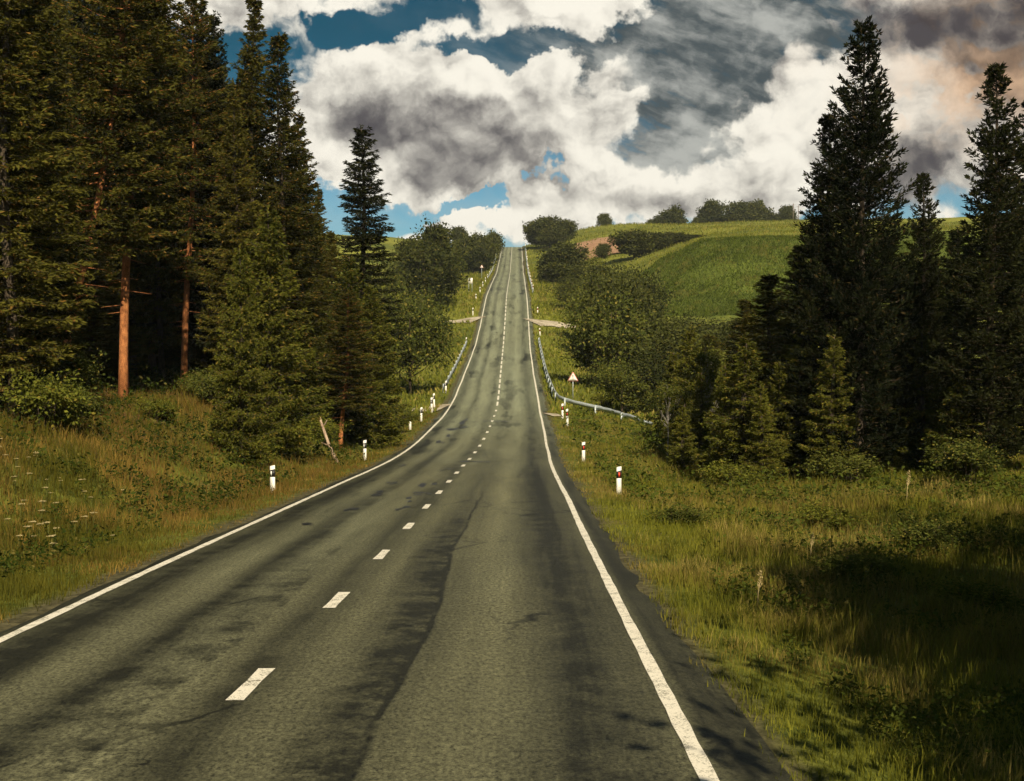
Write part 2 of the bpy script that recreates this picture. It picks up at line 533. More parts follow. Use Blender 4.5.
for y0, y1, st in ((-40, 6, 1.), (6, 130, .5), (130, 300, 1.25), (300, 500, 4)):
    strip(pm, y0, y1, -3.57, -3.44, st, wob=.05, seed=1)
    strip(pm, y0, y1, 3.43, 3.56, st, wob=.05, seed=2)
doff = lambda q: np.interp(q, [0, 10, 16, 21, 26, 50, 95, 130, 190], [-.31, -.31, -.19, -.12, -.10, -.10, .18, .15, 0])
y0 = 10.76 - 4.87 * 8
k = 0
while y0 < 450:
    L = 1.3 if y0 < 95 else 3.3
    strip(pm, y0, y0 + L, lambda q: doff(q) - .075, lambda q: doff(q) + .075, .25, seed=20 + k)
    y0 += 4.87; k += 1
tag(link('lane_markings', pm.mesh('lane_markings', M['paint']), road), kind='structure')

# tar patches on the left lane
tm = MB()


def px_on_road(px, py):
    d = np.linspace(7, 130, 4000)
    rows_ = HOR - road_z(d) / d * F
    i = int(np.argmin(np.abs(rows_ - py))); return (px - 512) / F * d[i], d[i]


for (px, py, w, l) in ((352, 510, .30, .9), (378, 493.5, .42, 1.3), (392, 483.5, .26, 1.3), (308, 525, .32, .45), (399, 509, .25, .9), (408, 500, .22, 1.2),
                       (418, 494, .5, .7), (427, 485, .34, 2.0), (440, 443, .35, 2.5), (449, 436, .3, 2.0), (457, 428, .9, 2.4), (463, 421, .5, 4), (404.6, 465, .3, 1.2),
                       (470, 462, 1.2, .8), (500, 421, 2.0, 1.0), (445, 470, .4, .8)):
    x, d = px_on_road(px, py)
    s = x - road_x(d)
    for q in range(3):
        n = 14; th = np.arange(n) / n * 2 * np.pi
        rr = 1 + .5 * (rng.random(n) - .5)
        ox, oy = rng.normal(0, w * .3), rng.normal(0, l * .35)
        ss = s + ox + np.cos(th) * rr * w * .36 * (1 - .25 * q); yy = d + oy + np.sin(th) * rr * l * .36 * (1 - .2 * q)
        ctr = np.array([road_x(d) + s + ox, d + oy, road_zs(d + oy, s + ox) + .004 + .0006 * q])
        P = np.stack([road_x(yy) + ss, yy, road_zs(yy, ss) + .004 + .0006 * q], -1)
        tm.tris(np.stack([np.tile(ctr, (n, 1)), P, np.roll(P, -1, 0)], 1))
tag(link('tar_patches', tm.mesh('tar_patches', M['tar']), road), kind='structure')


# side tracks and the ploughed field
def draped(name, pts, width, mat, dz=.05, n=40, m=7):
    pts = np.asarray(pts, float); t = np.linspace(0, len(pts) - 1, n)
    c = np.stack([np.interp(t, np.arange(len(pts)), pts[:, i]) for i in range(2)], -1)
    w = np.interp(t, np.arange(len(pts)), np.broadcast_to(width, (len(pts),)))
    tn = np.gradient(c, axis=0); tn /= np.linalg.norm(tn, axis=1)[:, None]
    nr = np.stack([-tn[:, 1], tn[:, 0]], -1)
    q = np.linspace(-1, 1, m)
    wj = w * (1 + .25 * (vnoise(t * 3, t * 0, 31) - .5))
    P = c[:, None] + nr[:, None] * (q[None, :, None] * wj[:, None, None] / 2)
    Z = ground(P[..., 0], P[..., 1]) + dz
    o = link(name, grid_mesh(name, np.concatenate([P, Z[..., None]], -1), np.stack(np.broadcast_arrays(q[None, :], t[:, None]), -1), mat))
    return tag(o, kind='structure')


cx = road_x
draped('side_track', [(cx(187) - 4.0, 187), (cx(187) - 7, 188), (cx(187) - 14, 190), (cx(187) - 30, 196)], [7, 4.2, 3.2, 3], M['track'], .14)
draped('side_track', [(cx(184) + 4.0, 184), (cx(184) + 7, 185), (cx(184) + 12, 183), (cx(184) + 20, 176)], [8, 4.6, 3.4, 3], M['track'], .14)
draped('side_track', [(cx(97) - 3.9, 97), (cx(97) - 7, 97.5), (cx(97) - 12, 98), (cx(97) - 20, 99)], [6, 3.6, 2.8, 2.6], M['track'], .08)
draped('side_track', [(cx(91) + 4.0, 91), (cx(91) + 5.0, 91.3)], [3.0, 1.6], M['track'], .07)

fx, fy = np.meshgrid(np.linspace(0, 1, 30), np.linspace(0, 1, 24))
Yf = 310 + fy * 62; Xf = (15.5 + 3 * fy) + fx * (21 - 9 * fy)
pf = link('ploughed_field', grid_mesh('ploughed_field', np.stack([Xf, Yf, ground(Xf, Yf) + .4], -1), np.stack([fx, fy], -1), M['soil']))
tag(pf, kind='structure')


# ------------------------------------------------------------------ plant generators
def norm(v): return v / (np.linalg.norm(v, axis=-1, keepdims=True) + 1e-9)


def kites(pos, dirv, length, width, g, flat=.0):
    """leaf-sized diamond faces: base, left, tip, right"""
    n = len(pos); dirv = norm(dirv)
    r = g.normal(size=(n, 3)); r[:, 2] *= (1 - flat)
    side = norm(np.cross(dirv, r + 1e-6))
    if flat > 0:
        hs = norm(np.cross(dirv, np.tile([0, 0, 1.0], (n, 1)) + 1e-4)); side = norm(side * (1 - flat) + hs * flat)
    length = np.broadcast_to(length, (n,))[:, None]; width = np.broadcast_to(width, (n,))[:, None]
    tip = pos + dirv * length; m = pos + dirv * length * .45
    return np.stack([pos, m - side * width / 2, tip, m + side * width / 2], 1)


def conifer(seed, H=20., base=.1, Rm=1.8, dens=1.0, leaf=.17, droop=.35, upturn=.3, power=.85, tuft=0., trunk_r=.145, gap=.12, lean=0.):
    g = np.random.default_rng(seed)
    tk = MB(); ck = MB()
    hs = np.linspace(0, H, 14)
    wobx = lean * hs / H * H * .05 + .10 * np.sin(hs * .35 + seed); wobx -= wobx[0]
    woby = .08 * np.sin(hs * .41 + seed * 2); woby -= woby[0]
    rad = trunk_r * (1 - hs / H) ** .75 + .012
    rad[0] *= 1.35
    pts = np.stack([wobx, woby, hs], -1); pts[0, 2] = -.5
    tk.tube(pts, rad, 9)
    axis = lambda h: np.array([np.interp(h, hs, wobx), np.interp(h, hs, woby), h])
    h = H * base; wi = 0
    # dead stubs below the crown
    for q in range(int(base * 40)):
        hh = g.uniform(.15, base) * H if base > .2 else 1
        if base > .2:
            a = g.uniform(0, 6.28); L = g.uniform(.3, 1.0)
            p0 = axis(hh); p1 = p0 + np.array([math.cos(a) * L, math.sin(a) * L, -.15 * L])
            tk.tube([p0, p1], [.018, .004], 4)
    while h < H * .985:
        tau = (h - H * base) / (H * (1 - base))
        env = Rm * (1 - tau) ** power * (.62 + .38 * min(1, tau * 5)) + .10
        nb = int(g.integers(7, 10)) if tau < .85 else int(g.integers(4, 7))
        a0 = g.uniform(0, 6.28)
        for b in range(nb):
            if g.random() < gap: continue
            L = env * g.uniform(.62, 1.18)
            if g.random() < .10: L *= 1.28
            a = a0 + b * 2 * math.pi / nb + g.normal(0, .22)
            da = np.array([math.cos(a), math.sin(a), 0.])
            pitch = np.interp(tau, [0, .5, .85, 1], [-droop, -droop * .55, .25, .8]) + g.normal(0, .07)
            hb = h + g.uniform(-.12, .12)
            n = max(4, int(L / .115 * dens))
            t = np.linspace(.10, 1, n)
            P = axis(hb)[None] + da[None] * (t * L)[:, None]
            P[:, 2] += L * (pitch * t + upturn * t ** 2.2)
            if L > .5:
                tk.tube([axis(hb), P[n // 2], P[-1]], [.02 + .008 * L, .012, .004], 4, caps=False)
            nt_ = 3
            tt = np.repeat(t, nt_); PP = np.repeat(P, nt_, 0)
            sd = np.tile([-1, 1, 0], n) * g.uniform(.5, 1.2, n * nt_)
            perp = np.array([-da[1], da[0], 0.])
            ln = (.16 + .34 * (1 - tt) ** .8) * min(L, 1.9) * g.uniform(.5, 1.15, n * nt_)
            tw = da[None] * .75 + perp[None] * sd[:, None] * 1.0
            tw[:, 2] += g.normal(-.12, .22, n * nt_) + np.where(tt > .6, tuft * g.uniform(.3, 1.3, n * nt_), 0)
            tw = norm(tw)
            kk = 7
            fr = g.uniform(0, 1, (n * nt_, kk)); fr[:, 0] *= .3
            pos = (PP[:, None] + tw[:, None] * (fr * ln[:, None])[..., None]).reshape(-1, 3)
            pos += g.normal(0, .022, pos.shape)
            dv = np.repeat(tw, kk, 0) + g.normal(0, .42, (len(pos), 3))
            if tuft > 0: dv[:, 2] += tuft * .35
            lf = leaf * g.uniform(.45, 1.35, len(pos))
            ck.quads(kites(pos, dv, lf, lf * g.uniform(.22, .42, len(pos)), g, .15))
        h += np.interp(tau, [0, .6, 1], [.44, .38, .22]) * g.uniform(.8, 1.2) * (H / 20) ** .35
        wi += 1
    # leader shoot
    lp = np.tile(axis(H * .985), (14, 1)) + np.c_[g.normal(0, .02, (14, 2)), g.uniform(0, .3, 14)]
    ck.quads(kites(lp, np.c_[g.normal(0, .4, (14, 2)), np.ones(14)], leaf, leaf * .35, g))
    return tk, ck


def broadleaf(seed, H=8., W=6., trunk=.25, leaf=.28, lobes=16, per=15, lv=28, trunk_r=.16, multi=1, conic=0.):
    g = np.random.default_rng(seed)
    tk = MB(); ck = MB()
    zc = H * (trunk + (1 - trunk) * .5); rz = H * (1 - trunk) * .5; rx = W / 2
    cent = []
    for i in range(lobes):
        v = norm(g.normal(size=3)); v[2] = v[2] * .9
        k = g.uniform(.35, .80)
        zz = v[2] * k
        wscale = 1 - conic * (zz + .5)
        cent.append((v[0] * k * rx * wscale, v[1] * k * rx * wscale, zc + zz * rz, g.choice([.2, .28, .36, .5])))
    for m_ in range(multi):
        b0 = np.array([g.normal(0, .12) * (multi > 1) * W / 3, g.normal(0, .12) * (multi > 1) * W / 3, -.3])
        top = np.array([b0[0] * 1.5, b0[1] * 1.5, H * .8])
        hp = np.linspace(0, 1, 6)[:, None]
        tk.tube(b0 + (top - b0) * hp + np.c_[g.normal(0, .05 * H / 8, (6, 2)), np.zeros(6)] * hp, trunk_r * (1 - .85 * hp[:, 0]), 8)
    for (x, y, z, r) in cent:
        s = np.array([0, 0, H * trunk + (z - H * trunk) * .35]); e = np.array([x, y, z])
        md = (s + e) / 2 + g.normal(0, .15, 3)
        tk.tube([s, md, e], [trunk_r * .4, trunk_r * .25, .015], 5, caps=False)
        R_ = r * min(rx, rz) * 1.15
        v = norm(g.normal(size=(per, 3))); v[:, 2] = v[:, 2] * .85 + .1
        c = e + v * (R_ * g.uniform(.55, 1.12, per))[:, None]
        pos = np.repeat(c, lv, 0) + g.normal(0, R_ * .24, (per * lv, 3))
        pos[:, 2] = np.maximum(pos[:, 2], .05)
        out = norm(pos - e)
        dv = out + g.normal(0, .8, pos.shape); dv[:, 2] -= .15
        lf = leaf * g.uniform(.45, 1.35, len(pos))
        ck.quads(kites(pos, dv, lf, lf * g.uniform(.4, .8, len(pos)), g))
    return tk, ck


PROTO = {}


def proto(key, pair, bark_m, leaf_m, size):
    PROTO[key] = (pair[0].mesh(key + '_trunk', bark_m, True), pair[1].mesh(key + '_crown', leaf_m), size)


proto('spruce_a', conifer(1, 20, .07, 1.75), M['bark_dark'], M['spruce'], (20, 1.75))
proto('spruce_b', conifer(2, 20, .10, 1.95, gap=.18, power=.75), M['bark_dark'], M['spruce'], (20, 1.95))
proto('spruce_c', conifer(3, 20, .14, 1.6, gap=.22, power=.7), M['bark_dark'], M['spruce_shaded'], (20, 1.6))
proto('pine_a', conifer(4, 21, .28, 2.0, gap=.14, power=.6, lean=.6), M['bark_red'], M['spruce'], (21, 1.9))
proto('pine_b', conifer(5, 21, .27, 2.0, gap=.14, power=.6, lean=3.0, trunk_r=.105), M['bark_red'], M['spruce'], (21, 1.8))
proto('young_a', conifer(6, 9, .03, 2.0, dens=1.25, leaf=.15, power=.8), M['bark_dark'], M['spruce_lit'], (9, 2.0))
proto('young_b', conifer(8, 7, .04, 1.3, dens=1.25, leaf=.13, power=.85, gap=.2), M['bark_dark'], M['spruce_lit'], (7, 1.3))
proto('fir_a', conifer(9, 17, .06, 2.5, gap=.12, power=.72, droop=.2, upturn=.42, tuft=.9, leaf=.17), M['bark_dark'], M['spruce_shaded'], (17, 2.5))
proto('fir_b', conifer(10, 17, .08, 2.1, gap=.16, power=.8, droop=.25, upturn=.4, tuft=.8, leaf=.17), M['bark_dark'], M['spruce_shaded'], (17, 2.1))
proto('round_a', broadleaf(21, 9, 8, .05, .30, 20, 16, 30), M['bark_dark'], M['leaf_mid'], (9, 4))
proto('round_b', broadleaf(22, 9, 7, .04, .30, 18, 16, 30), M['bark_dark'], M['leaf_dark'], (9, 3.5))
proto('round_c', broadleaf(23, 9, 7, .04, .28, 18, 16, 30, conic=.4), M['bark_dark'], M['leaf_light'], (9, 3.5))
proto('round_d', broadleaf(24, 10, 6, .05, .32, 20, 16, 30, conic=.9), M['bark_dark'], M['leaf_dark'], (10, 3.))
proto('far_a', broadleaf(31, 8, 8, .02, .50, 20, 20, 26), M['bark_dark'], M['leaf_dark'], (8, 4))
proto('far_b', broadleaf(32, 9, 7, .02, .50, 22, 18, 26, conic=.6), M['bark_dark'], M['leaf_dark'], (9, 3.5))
proto('shrub_a', broadleaf(25, 2.4, 3.0, .02, .11, 18, 14, 26, .03, 4), M['bark_dark'], M['leaf_mid'], (2.4, 1.5))
proto('shrub_b', broadleaf(26, 2.0, 2.2, .02, .10, 16, 14, 24, .03, 4), M['bark_dark'], M['leaf_light'], (2.0, 1.1))
proto('birch', broadleaf(27, 9, 2.4, .30, .13, 20, 14, 18, .05, 1), M['bark_birch'], M['leaf_mid'], (9, 1.3))


def plant(key, name, loc, H, W=None, label=None, cat='tree', group=None, rz=None, tilt=(0, 0), crown=None):
    tk, ck, (h0, r0) = PROTO[key]
    t = empty(name, loc, rng.uniform(0, 6.28) if rz is None else rz)
    sz = H / h0; sx = (W / (2 * r0)) if W else sz
    t.scale = (sx, sx, sz); t.rotation_euler[0], t.rotation_euler[1] = tilt
    link('trunk' if cat == 'tree' else 'stem', tk, t); link('crown' if cat == 'tree' else 'foliage', ck, t)
    tag(t, label, cat, group)
    return t


def plant_px(key, name, px, top, d, W, label, cat='tree', group=None, base=None, **kw):
    """stand a plant at depth d in the direction of px; its height follows from its top row"""
    x = (px - 512) / F * d
    z = float(ground(x, d)) - .08
    H = (HOR - top) / F * d - z
    return plant(key, name, (x, d, z), H, W, label, cat, group, **kw)


# ---- left forest, front row
GL = 'conifers along the left edge of the road'
for a in (
    ('spruce_b', 14, -150, 37, 4.6, 'towering dark spruce at the far left edge of the forest'),
    ('spruce_a', 32, -190, 41, 4.0, 'tall spruce left of the leaning red trunk'),
    ('pine_b', 56, -170, 48, 4.6, 'tall pine with a leaning dull red trunk among spruces'),
    ('pine_a', 123, -160, 50, 4.6, 'tall pine with a bright orange bare trunk on the bank'),
    ('spruce_c', 152, -60, 66, 4.2, 'dark spruce behind the bright orange pine trunk'),
    ('pine_a', 184, -8, 62, 4.2, 'tall pine with a slim orange trunk deeper in the forest'),
    ('spruce_c', 203, 2, 66, 3.4, 'narrow dark spruce with a thin tip beside the slim orange pine'),
    ('spruce_c', 217, 15, 63, 3.0, 'thin ragged spruce, lower of two close tips on the left'),
    ('spruce_a', 255, -4, 60, 4.0, 'tall pointed spruce whose tip touches the top of the photo'),
    ('spruce_b', 280, 37, 58, 4.2, 'tall spruce with a blunt ragged top against the big cloud'),
    ('spruce_a', 300, 112, 68, 3.6, 'medium spruce on the right shoulder of the left forest'),
    ('spruce_a', 318, 188, 74, 3.0, 'small pointed spruce stepping down beside the left forest'),
    ('spruce_c', 363, 127, 76, 4.9, 'lone tall narrow spruce standing clear against the cloud'),
    ('spruce_b', 236, 92, 57, 3.4, 'slim spruce behind the bushy sunlit one, lower than the pointed tip'),
    ('spruce_a', 292, 175, 62, 3.0, 'slim spruce right above the bushy sunlit one'),
    ('spruce_b', 332, 232, 72, 3.0, 'lowest slim spruce at the right end of the left forest'),
    ('young_a', 268, 212, 50, 4.2, 'bushy olive young spruce with sunlit branches on the left bank'),
    ('young_a', 240, 250, 46, 2.6, 'slimmer olive young spruce left of the bushy sunlit one'),
    ('young_a', 300, 262, 60, 4.2, 'olive young spruce half hidden behind the bushy sunlit one'),
    ('young_a', 368, 288, 66, 4.2, 'broad olive conifer at the foot of the lone tall spruce'),
    ('spruce_b', 38, 262, 52, 5.0, 'dark bushy understorey spruce at the left edge'),
    ('spruce_a', 98, 275, 58, 5.0, 'understorey spruce between the leaning and the bright orange trunk'),
    ('spruce_b', 153, 262, 72, 4.4, 'understorey spruce between the two orange trunks'),
    ('spruce_a', 222, 285, 66, 3.4, 'understorey spruce right of the slim orange trunk'),
    ('young_b', 345, 255, 64, 3.4, 'slender olive conifer beside the short red trunk'),
    ('pine_a', 340, 290, 60, 2.8, 'short pine with a red trunk beside the leaning dead stem'),
):
    plant_px(a[0], 'pine_tree' if a[0].startswith('pine') else 'spruce_tree', *a[1:5], a[5], group=GL, rz=0.0 if a[0].startswith('pine') else None)

# forest depth
pts = []
tries = 0
while len(pts) < 52 and tries < 4000:
    tries += 1
    y = rng.uniform(50, 104); x = rng.uniform(-48, -13)
    px = 512 + x / y * F
    l = -(x - road_x(y)) - 3.5
    if l < 10 or px < -120 or px > 322: continue
    if (168 < px < 202 and y < 72) or (70 < px < 168 and y < 62): continue
    if any((x - a) ** 2 + (y - b) ** 2 < 8.5 for a, b in pts): continue
    pts.append((x, y))
for x, y in pts:
    px = 512 + x / y * F
    z = float(ground(x, y)) - .1
    top = -60 if px < 175 else np.interp(px, [175, 255, 285, 322], [20, 60, 110, 225])
    H = min((HOR - (top + rng.uniform(-10, 60))) / F * y - z, 27)
    key = ('spruce_a', 'spruce_b', 'spruce_c', 'spruce_a')[int(rng.integers(0, 4))]
    plant(key, 'pine_tree' if key.startswith('pine') else 'spruce_tree', (x, y, z), H, rng.uniform(3.6, 5.0),
          'tall conifer deep in the dense left forest behind the front row', 'tree', 'conifers deep in the left forest')

# undergrowth shrubs on the left bank
for px, py, d, W, H, k, lab in (
    (70, 425, 38, 2.6, 1.7, 'shrub_a', 'wide leafy shrub on the bank left of the bright orange trunk'),
    (45, 425, 36, 2.6, 1.9, 'shrub_b', 'leafy shrub near the left edge above the white flowers'),
    (158, 415, 46, 1.6, .9, 'shrub_b', 'low shrub on the bank right of the bright orange trunk'),
    (70, 395, 42, 3.0, 2.3, 'shrub_a', 'shrub under the leaning dull red pine'),
    (215, 412, 52, 2.4, 1.7, 'shrub_a', 'shrub in the dark gap between orange trunk and young spruces'),
    (200, 400, 56, 2.0, 1.2, 'shrub_a', 'shrub at the foot of the slim orange pine'),
    (320, 425, 58, 2.2, 1.3, 'shrub_b', 'low shrub below the leaning dead stem'),
    (380, 415, 68, 2.6, 1.8, 'shrub_b', 'olive shrub where the left forest meets the verge'),
    (398, 405, 76, 3.0, 2.2, 'shrub_a', 'dark green shrub behind the left marker posts'),
    (250, 440, 47, 2.0, 1.0, 'shrub_b', 'low shrub under the bushy sunlit young spruce'),
):
    x = (px - 512) / F * d
    plant(k, 'shrub', (x, d, float(ground(x, d)) - .05), H, W, lab, 'shrub', 'shrubs along the left bank')

# leaning dead stem
x, d = (338 - 512) / F * 55, 55.
t = empty('dead_trunk', (x, d, float(ground(x, d)) - .1))
b = MB(); b.tube([(0, 0, 0), (-.42, .1, .85), (-.85, .15, 2.1)], [.085, .07, .05], 9)
link('stem', b.mesh('dead_stem', M['dead_wood'], True), t)
for q0, q1 in (((-.42, .1, .85), (-.75, .0, 1.0)), ((-.7, .13, 1.65), (-.5, .1, 2.0))):
    b = MB(); b.tube([q0, q1], [.028, .009], 6); link('stub', b.mesh('dead_stub', M['dead_wood'], True), t)
tag(t, 'bare dead stem leaning at the edge of the left forest', 'dead tree')

# ---- left broadleaf trees in the dip and up the slope
GB = 'broadleaf trees left of the road'
for a in (
    ('round_a', 410, 300, 112, 7.5, 'bright green rounded tree nearest the left guardrail'),
    ('round_b', 385, 275, 118, 7.5, 'dark green tree between the lone spruce and the rounded trees'),
    ('round_c', 395, 272, 150, 8.5, 'light green crown above the bright rounded tree'),
    ('round_a', 426, 290, 142, 7.0, 'mid green tree low beside the grassy left slope'),
    ('round_d', 410, 225, 205, 8.0, 'left one of the dark twin topped trees on the left slope'),
    ('round_d', 437, 209, 208, 9.5, 'tallest dark tree on the left slope with a feathery top'),
    ('round_b', 424, 235, 200, 11.0, 'dark tree between the feathery top and its neighbour'),
    ('round_d', 447, 236, 214, 5.0, 'small dark tree right of the feathery topped one'),
    ('round_c', 355, 300, 95, 6.0, 'light green tree behind the lone spruce'),
    ('round_a', 372, 262, 175, 9.0, 'hazy green tree far behind the lone spruce'),
    ('far_b', 466, 232, 335, 9.0, 'left one of three pointed trees near the crest'),
    ('far_b', 480, 230, 340, 8.0, 'middle one of three pointed trees near the crest'),
    ('far_b', 493, 229, 380, 7.0, 'right one of three pointed trees, closest to the crest'),
    ('far_a', 459, 226, 430, 7.0, 'small round tree on the skyline left of the crest'),
    ('far_a', 474, 245, 330, 9.0, 'low dark tree filling the gap below the three pointed ones'),
):
    plant_px(a[0], 'broadleaf_tree', *a[1:5], a[5], group=GB)

# ---- right broadleaf trees
GR = 'broadleaf trees right of the road'
for a in (
    ('round_a', 612, 292, 118, 9.0, 'big green tree right of the warning sign'),
    ('round_b', 645, 300, 122, 8.0, 'dark green tree right of the big one by the sign'),
    ('round_a', 592, 330, 122, 6.0, 'green tree directly behind the warning sign'),
    ('round_b', 610, 262, 155, 9.0, 'dark crown rising above the big tree by the sign'),
    ('round_b', 640, 266, 160, 8.0, 'dark crown next to the foot of the green hill'),
    ('round_a', 585, 285, 170, 6.5, 'green tree left of the dark crowns on the right slope'),
    ('round_b', 684, 313, 152, 8.0, 'dark tree at the left end of the row under the green hill'),
    ('round_b', 712, 316, 150, 8.0, 'second dark tree in the row under the green hill'),
    ('round_b', 742, 317, 150, 8.0, 'third dark tree in the row under the green hill'),
    ('round_b', 772, 312, 150, 9.0, 'dark tree at the right end of the row under the green hill'),
    ('round_b', 690, 316, 112, 8.0, 'dark green tree below the foot of the green hill'),
    ('round_b', 728, 322, 104, 7.5, 'dark tree between the green hill and the dark conifers'),
    ('round_a', 668, 335, 118, 7.0, 'green tree left of the dark one under the green hill'),
    ('round_b', 655, 345, 100, 6.0, 'small dark tree below the green hill'),
    ('round_a', 622, 360, 98, 5.0, 'green tree above the end of the guardrail'),
    ('round_b', 590, 258, 225, 9.5, 'dark tree below the round one beside the upper road'),
    ('round_b', 572, 276, 205, 7.0, 'small dark tree at the verge above the right side track'),
    ('round_a', 600, 272, 196, 9.0, 'green crown above the dark crowns on the right slope'),
    ('round_b', 626, 268, 188, 9.0, 'dark crown left of the foot of the green hill'),
    ('far_a', 556, 226, 405, 10.0, 'low dark tree under the widest crest tree'),
    ('far_a', 560, 241, 272, 10.5, 'round dark tree right of the upper road'),
    ('far_a', 552, 262, 262, 8.0, 'lower green tree beside the upper road on the right'),
    ('far_a', 538, 220, 425, 9.0, 'leftmost dark tree on the crest right of the road'),
    ('far_a', 549, 216, 420, 12.0, 'widest dark tree on the crest right of the road'),
    ('far_a', 562, 219, 415, 9.0, 'dark tree sloping down from the crest to the field'),
    ('far_a', 604, 243, 305, 4.0, 'small reddish green tree in front of the ploughed field'),
    ('far_a', 634, 230, 286, 10.5, 'dark round tree in the fold of the right fields'),
    ('far_a', 650, 232, 288, 9.0, 'dark tree right of the round one in the fold of the fields'),
    ('far_a', 677, 232, 296, 9.0, 'smaller dark tree in the fold near the green hill edge'),
    ('far_a', 692, 235, 300, 6.0, 'smallest dark tree behind the crest of the green hill'),
):
    plant_px(a[0], 'broadleaf_tree', *a[1:5], a[5], group=GR)

GH = 'trees on the right skyline'
for a in (
    ('far_a', 603, 213, 500, 6.5, 'small round tree alone on the right skyline'),
    ('far_a', 657, 215, 500, 7.0, 'low tree left of the pointed skyline tree'),
    ('far_b', 673, 204, 500, 11, 'pointed tree on the right skyline'),
    ('far_a', 694, 217, 500, 4.0, 'tiny tree between the pointed and the tall round skyline trees'),
    ('far_a', 708, 199, 500, 11, 'tall round tree on the right skyline'),
    ('far_a', 735, 201, 505, 12.5, 'left one of two wide skyline trees'),
    ('far_a', 758, 200, 505, 12.5, 'right one of two wide skyline trees'),
    ('far_a', 785, 205, 500, 7.5, 'narrow round tree beside the poles on the skyline'),
    ('far_a', 718, 214, 490, 14., 'low thicket under the tall round skyline tree'),
    ('far_a', 746, 214, 485, 18., 'low wide thicket under the two wide skyline trees'),
    ('far_a', 775, 213, 488, 14., 'low thicket right of the wide skyline trees'),
    ('far_a', 792, 228, 420, 9., 'low bush below the poles on the right hill'),
    ('far_a', 650, 219, 505, 3.5, 'tiny round bush at the left end of the skyline trees'),
):
    plant_px(a[0], 'broadleaf_tree', *a[1:5], a[5], group=GH)

# ---- right conifers
GC = 'conifers right of the meadow'
for a in (
    ('fir_a', 860, 26, 46, 5.2, 'tallest broad dark fir right of the meadow'),
    ('fir_b', 826, 117, 47, 4.2, 'lower dark fir leaning on the left side of the tallest fir'),
    ('fir_b', 920, 175, 49, 3.2, 'lower dark fir on the right side of the tallest fir'),
    ('fir_b', 991, 68, 43, 4.2, 'tall narrow dark fir near the right edge'),
    ('fir_a', 1046, 40, 45, 5.0, 'tall dark fir at the right edge of the photo'),
    ('spruce_c', 890, 235, 52, 4.4, 'dark spruce filling the base between the two tall firs'),
    ('spruce_c', 955, 228, 54, 4.0, 'dark spruce behind the gap between the two tall firs'),
    ('spruce_b', 800, 245, 49, 4.0, 'dark spruce stepping down left of the tallest fir'),
    ('spruce_b', 768, 275, 51, 4.2, 'dark spruce in front of the green hill'),
    ('young_b', 745, 338, 46, 2.7, 'small sunlit spruce with a sharp tip before the dark trees'),
    ('young_b', 684, 408, 52, 1.5, 'smallest olive spruce beside the birches'),
    ('young_b', 724, 365, 47, 1.7, 'slim olive spruce between birch and the sharp tipped spruce'),
    ('young_a', 690, 330, 70, 3.4, 'olive spruce left of the birches'),
    ('young_b', 683, 380, 66, 2.0, 'small pointed spruce at the left end of the right woods'),
    ('young_b', 672, 352, 76, 2.6, 'pointed olive spruce behind the pale slender birch'),
    ('young_b', 700, 372, 57, 1.9, 'little pointed spruce directly in front of the birches'),
    ('young_b', 762, 385, 44.5, 1.6, 'little pointed spruce between two larger young ones'),
    ('young_b', 798, 318, 47, 2.4, 'pointed olive spruce against the dark spruces'),
    ('young_b', 777, 362, 47, 1.9, 'young olive spruce right of the small sharp tipped one'),
    ('young_b', 830, 335, 45, 2.2, 'young spruce at the foot of the tallest fir'),
    ('young_b', 925, 330, 46, 2.3, 'young spruce at the foot of the tall narrow fir'),
    ('young_b', 958, 375, 43, 1.9, 'young spruce at the meadow edge far right'),
    ('spruce_c', 850, 260, 58, 4.6, 'dark spruce behind the tallest fir'),
    ('spruce_c', 1005, 180, 56, 4.8, 'dark spruce behind the tall narrow fir'),
    ('spruce_b', 745, 300, 72, 4.0, 'dark spruce behind the small sharp tipped one'),
    ('spruce_c', 925, 262, 62, 4.8, 'dark spruce deep between the two tall firs'),
    ('spruce_b', 710, 335, 84, 4.4, 'dark spruce far behind the birches'),
    ('spruce_b', 790, 300, 76, 4.8, 'dark spruce deep left of the tallest fir'),
):
    plant_px(a[0], 'fir_tree' if a[0].startswith('fir') else 'spruce_tree', *a[1:5], a[5], group=GC)
for a in (
    ('birch', 707, 318, 60, 2.4, 'thin birch with a white trunk before the dark conifers'),
    ('birch', 713, 345, 61, 2.0, 'second thin birch close beside the white trunked one'),
    ('birch', 668, 365, 61, 2.0, 'pale slender birch at the left end of the right woods'),
):
    plant_px(a[0], 'birch_tree', *a[1:5], a[5], group='birches right of the road')
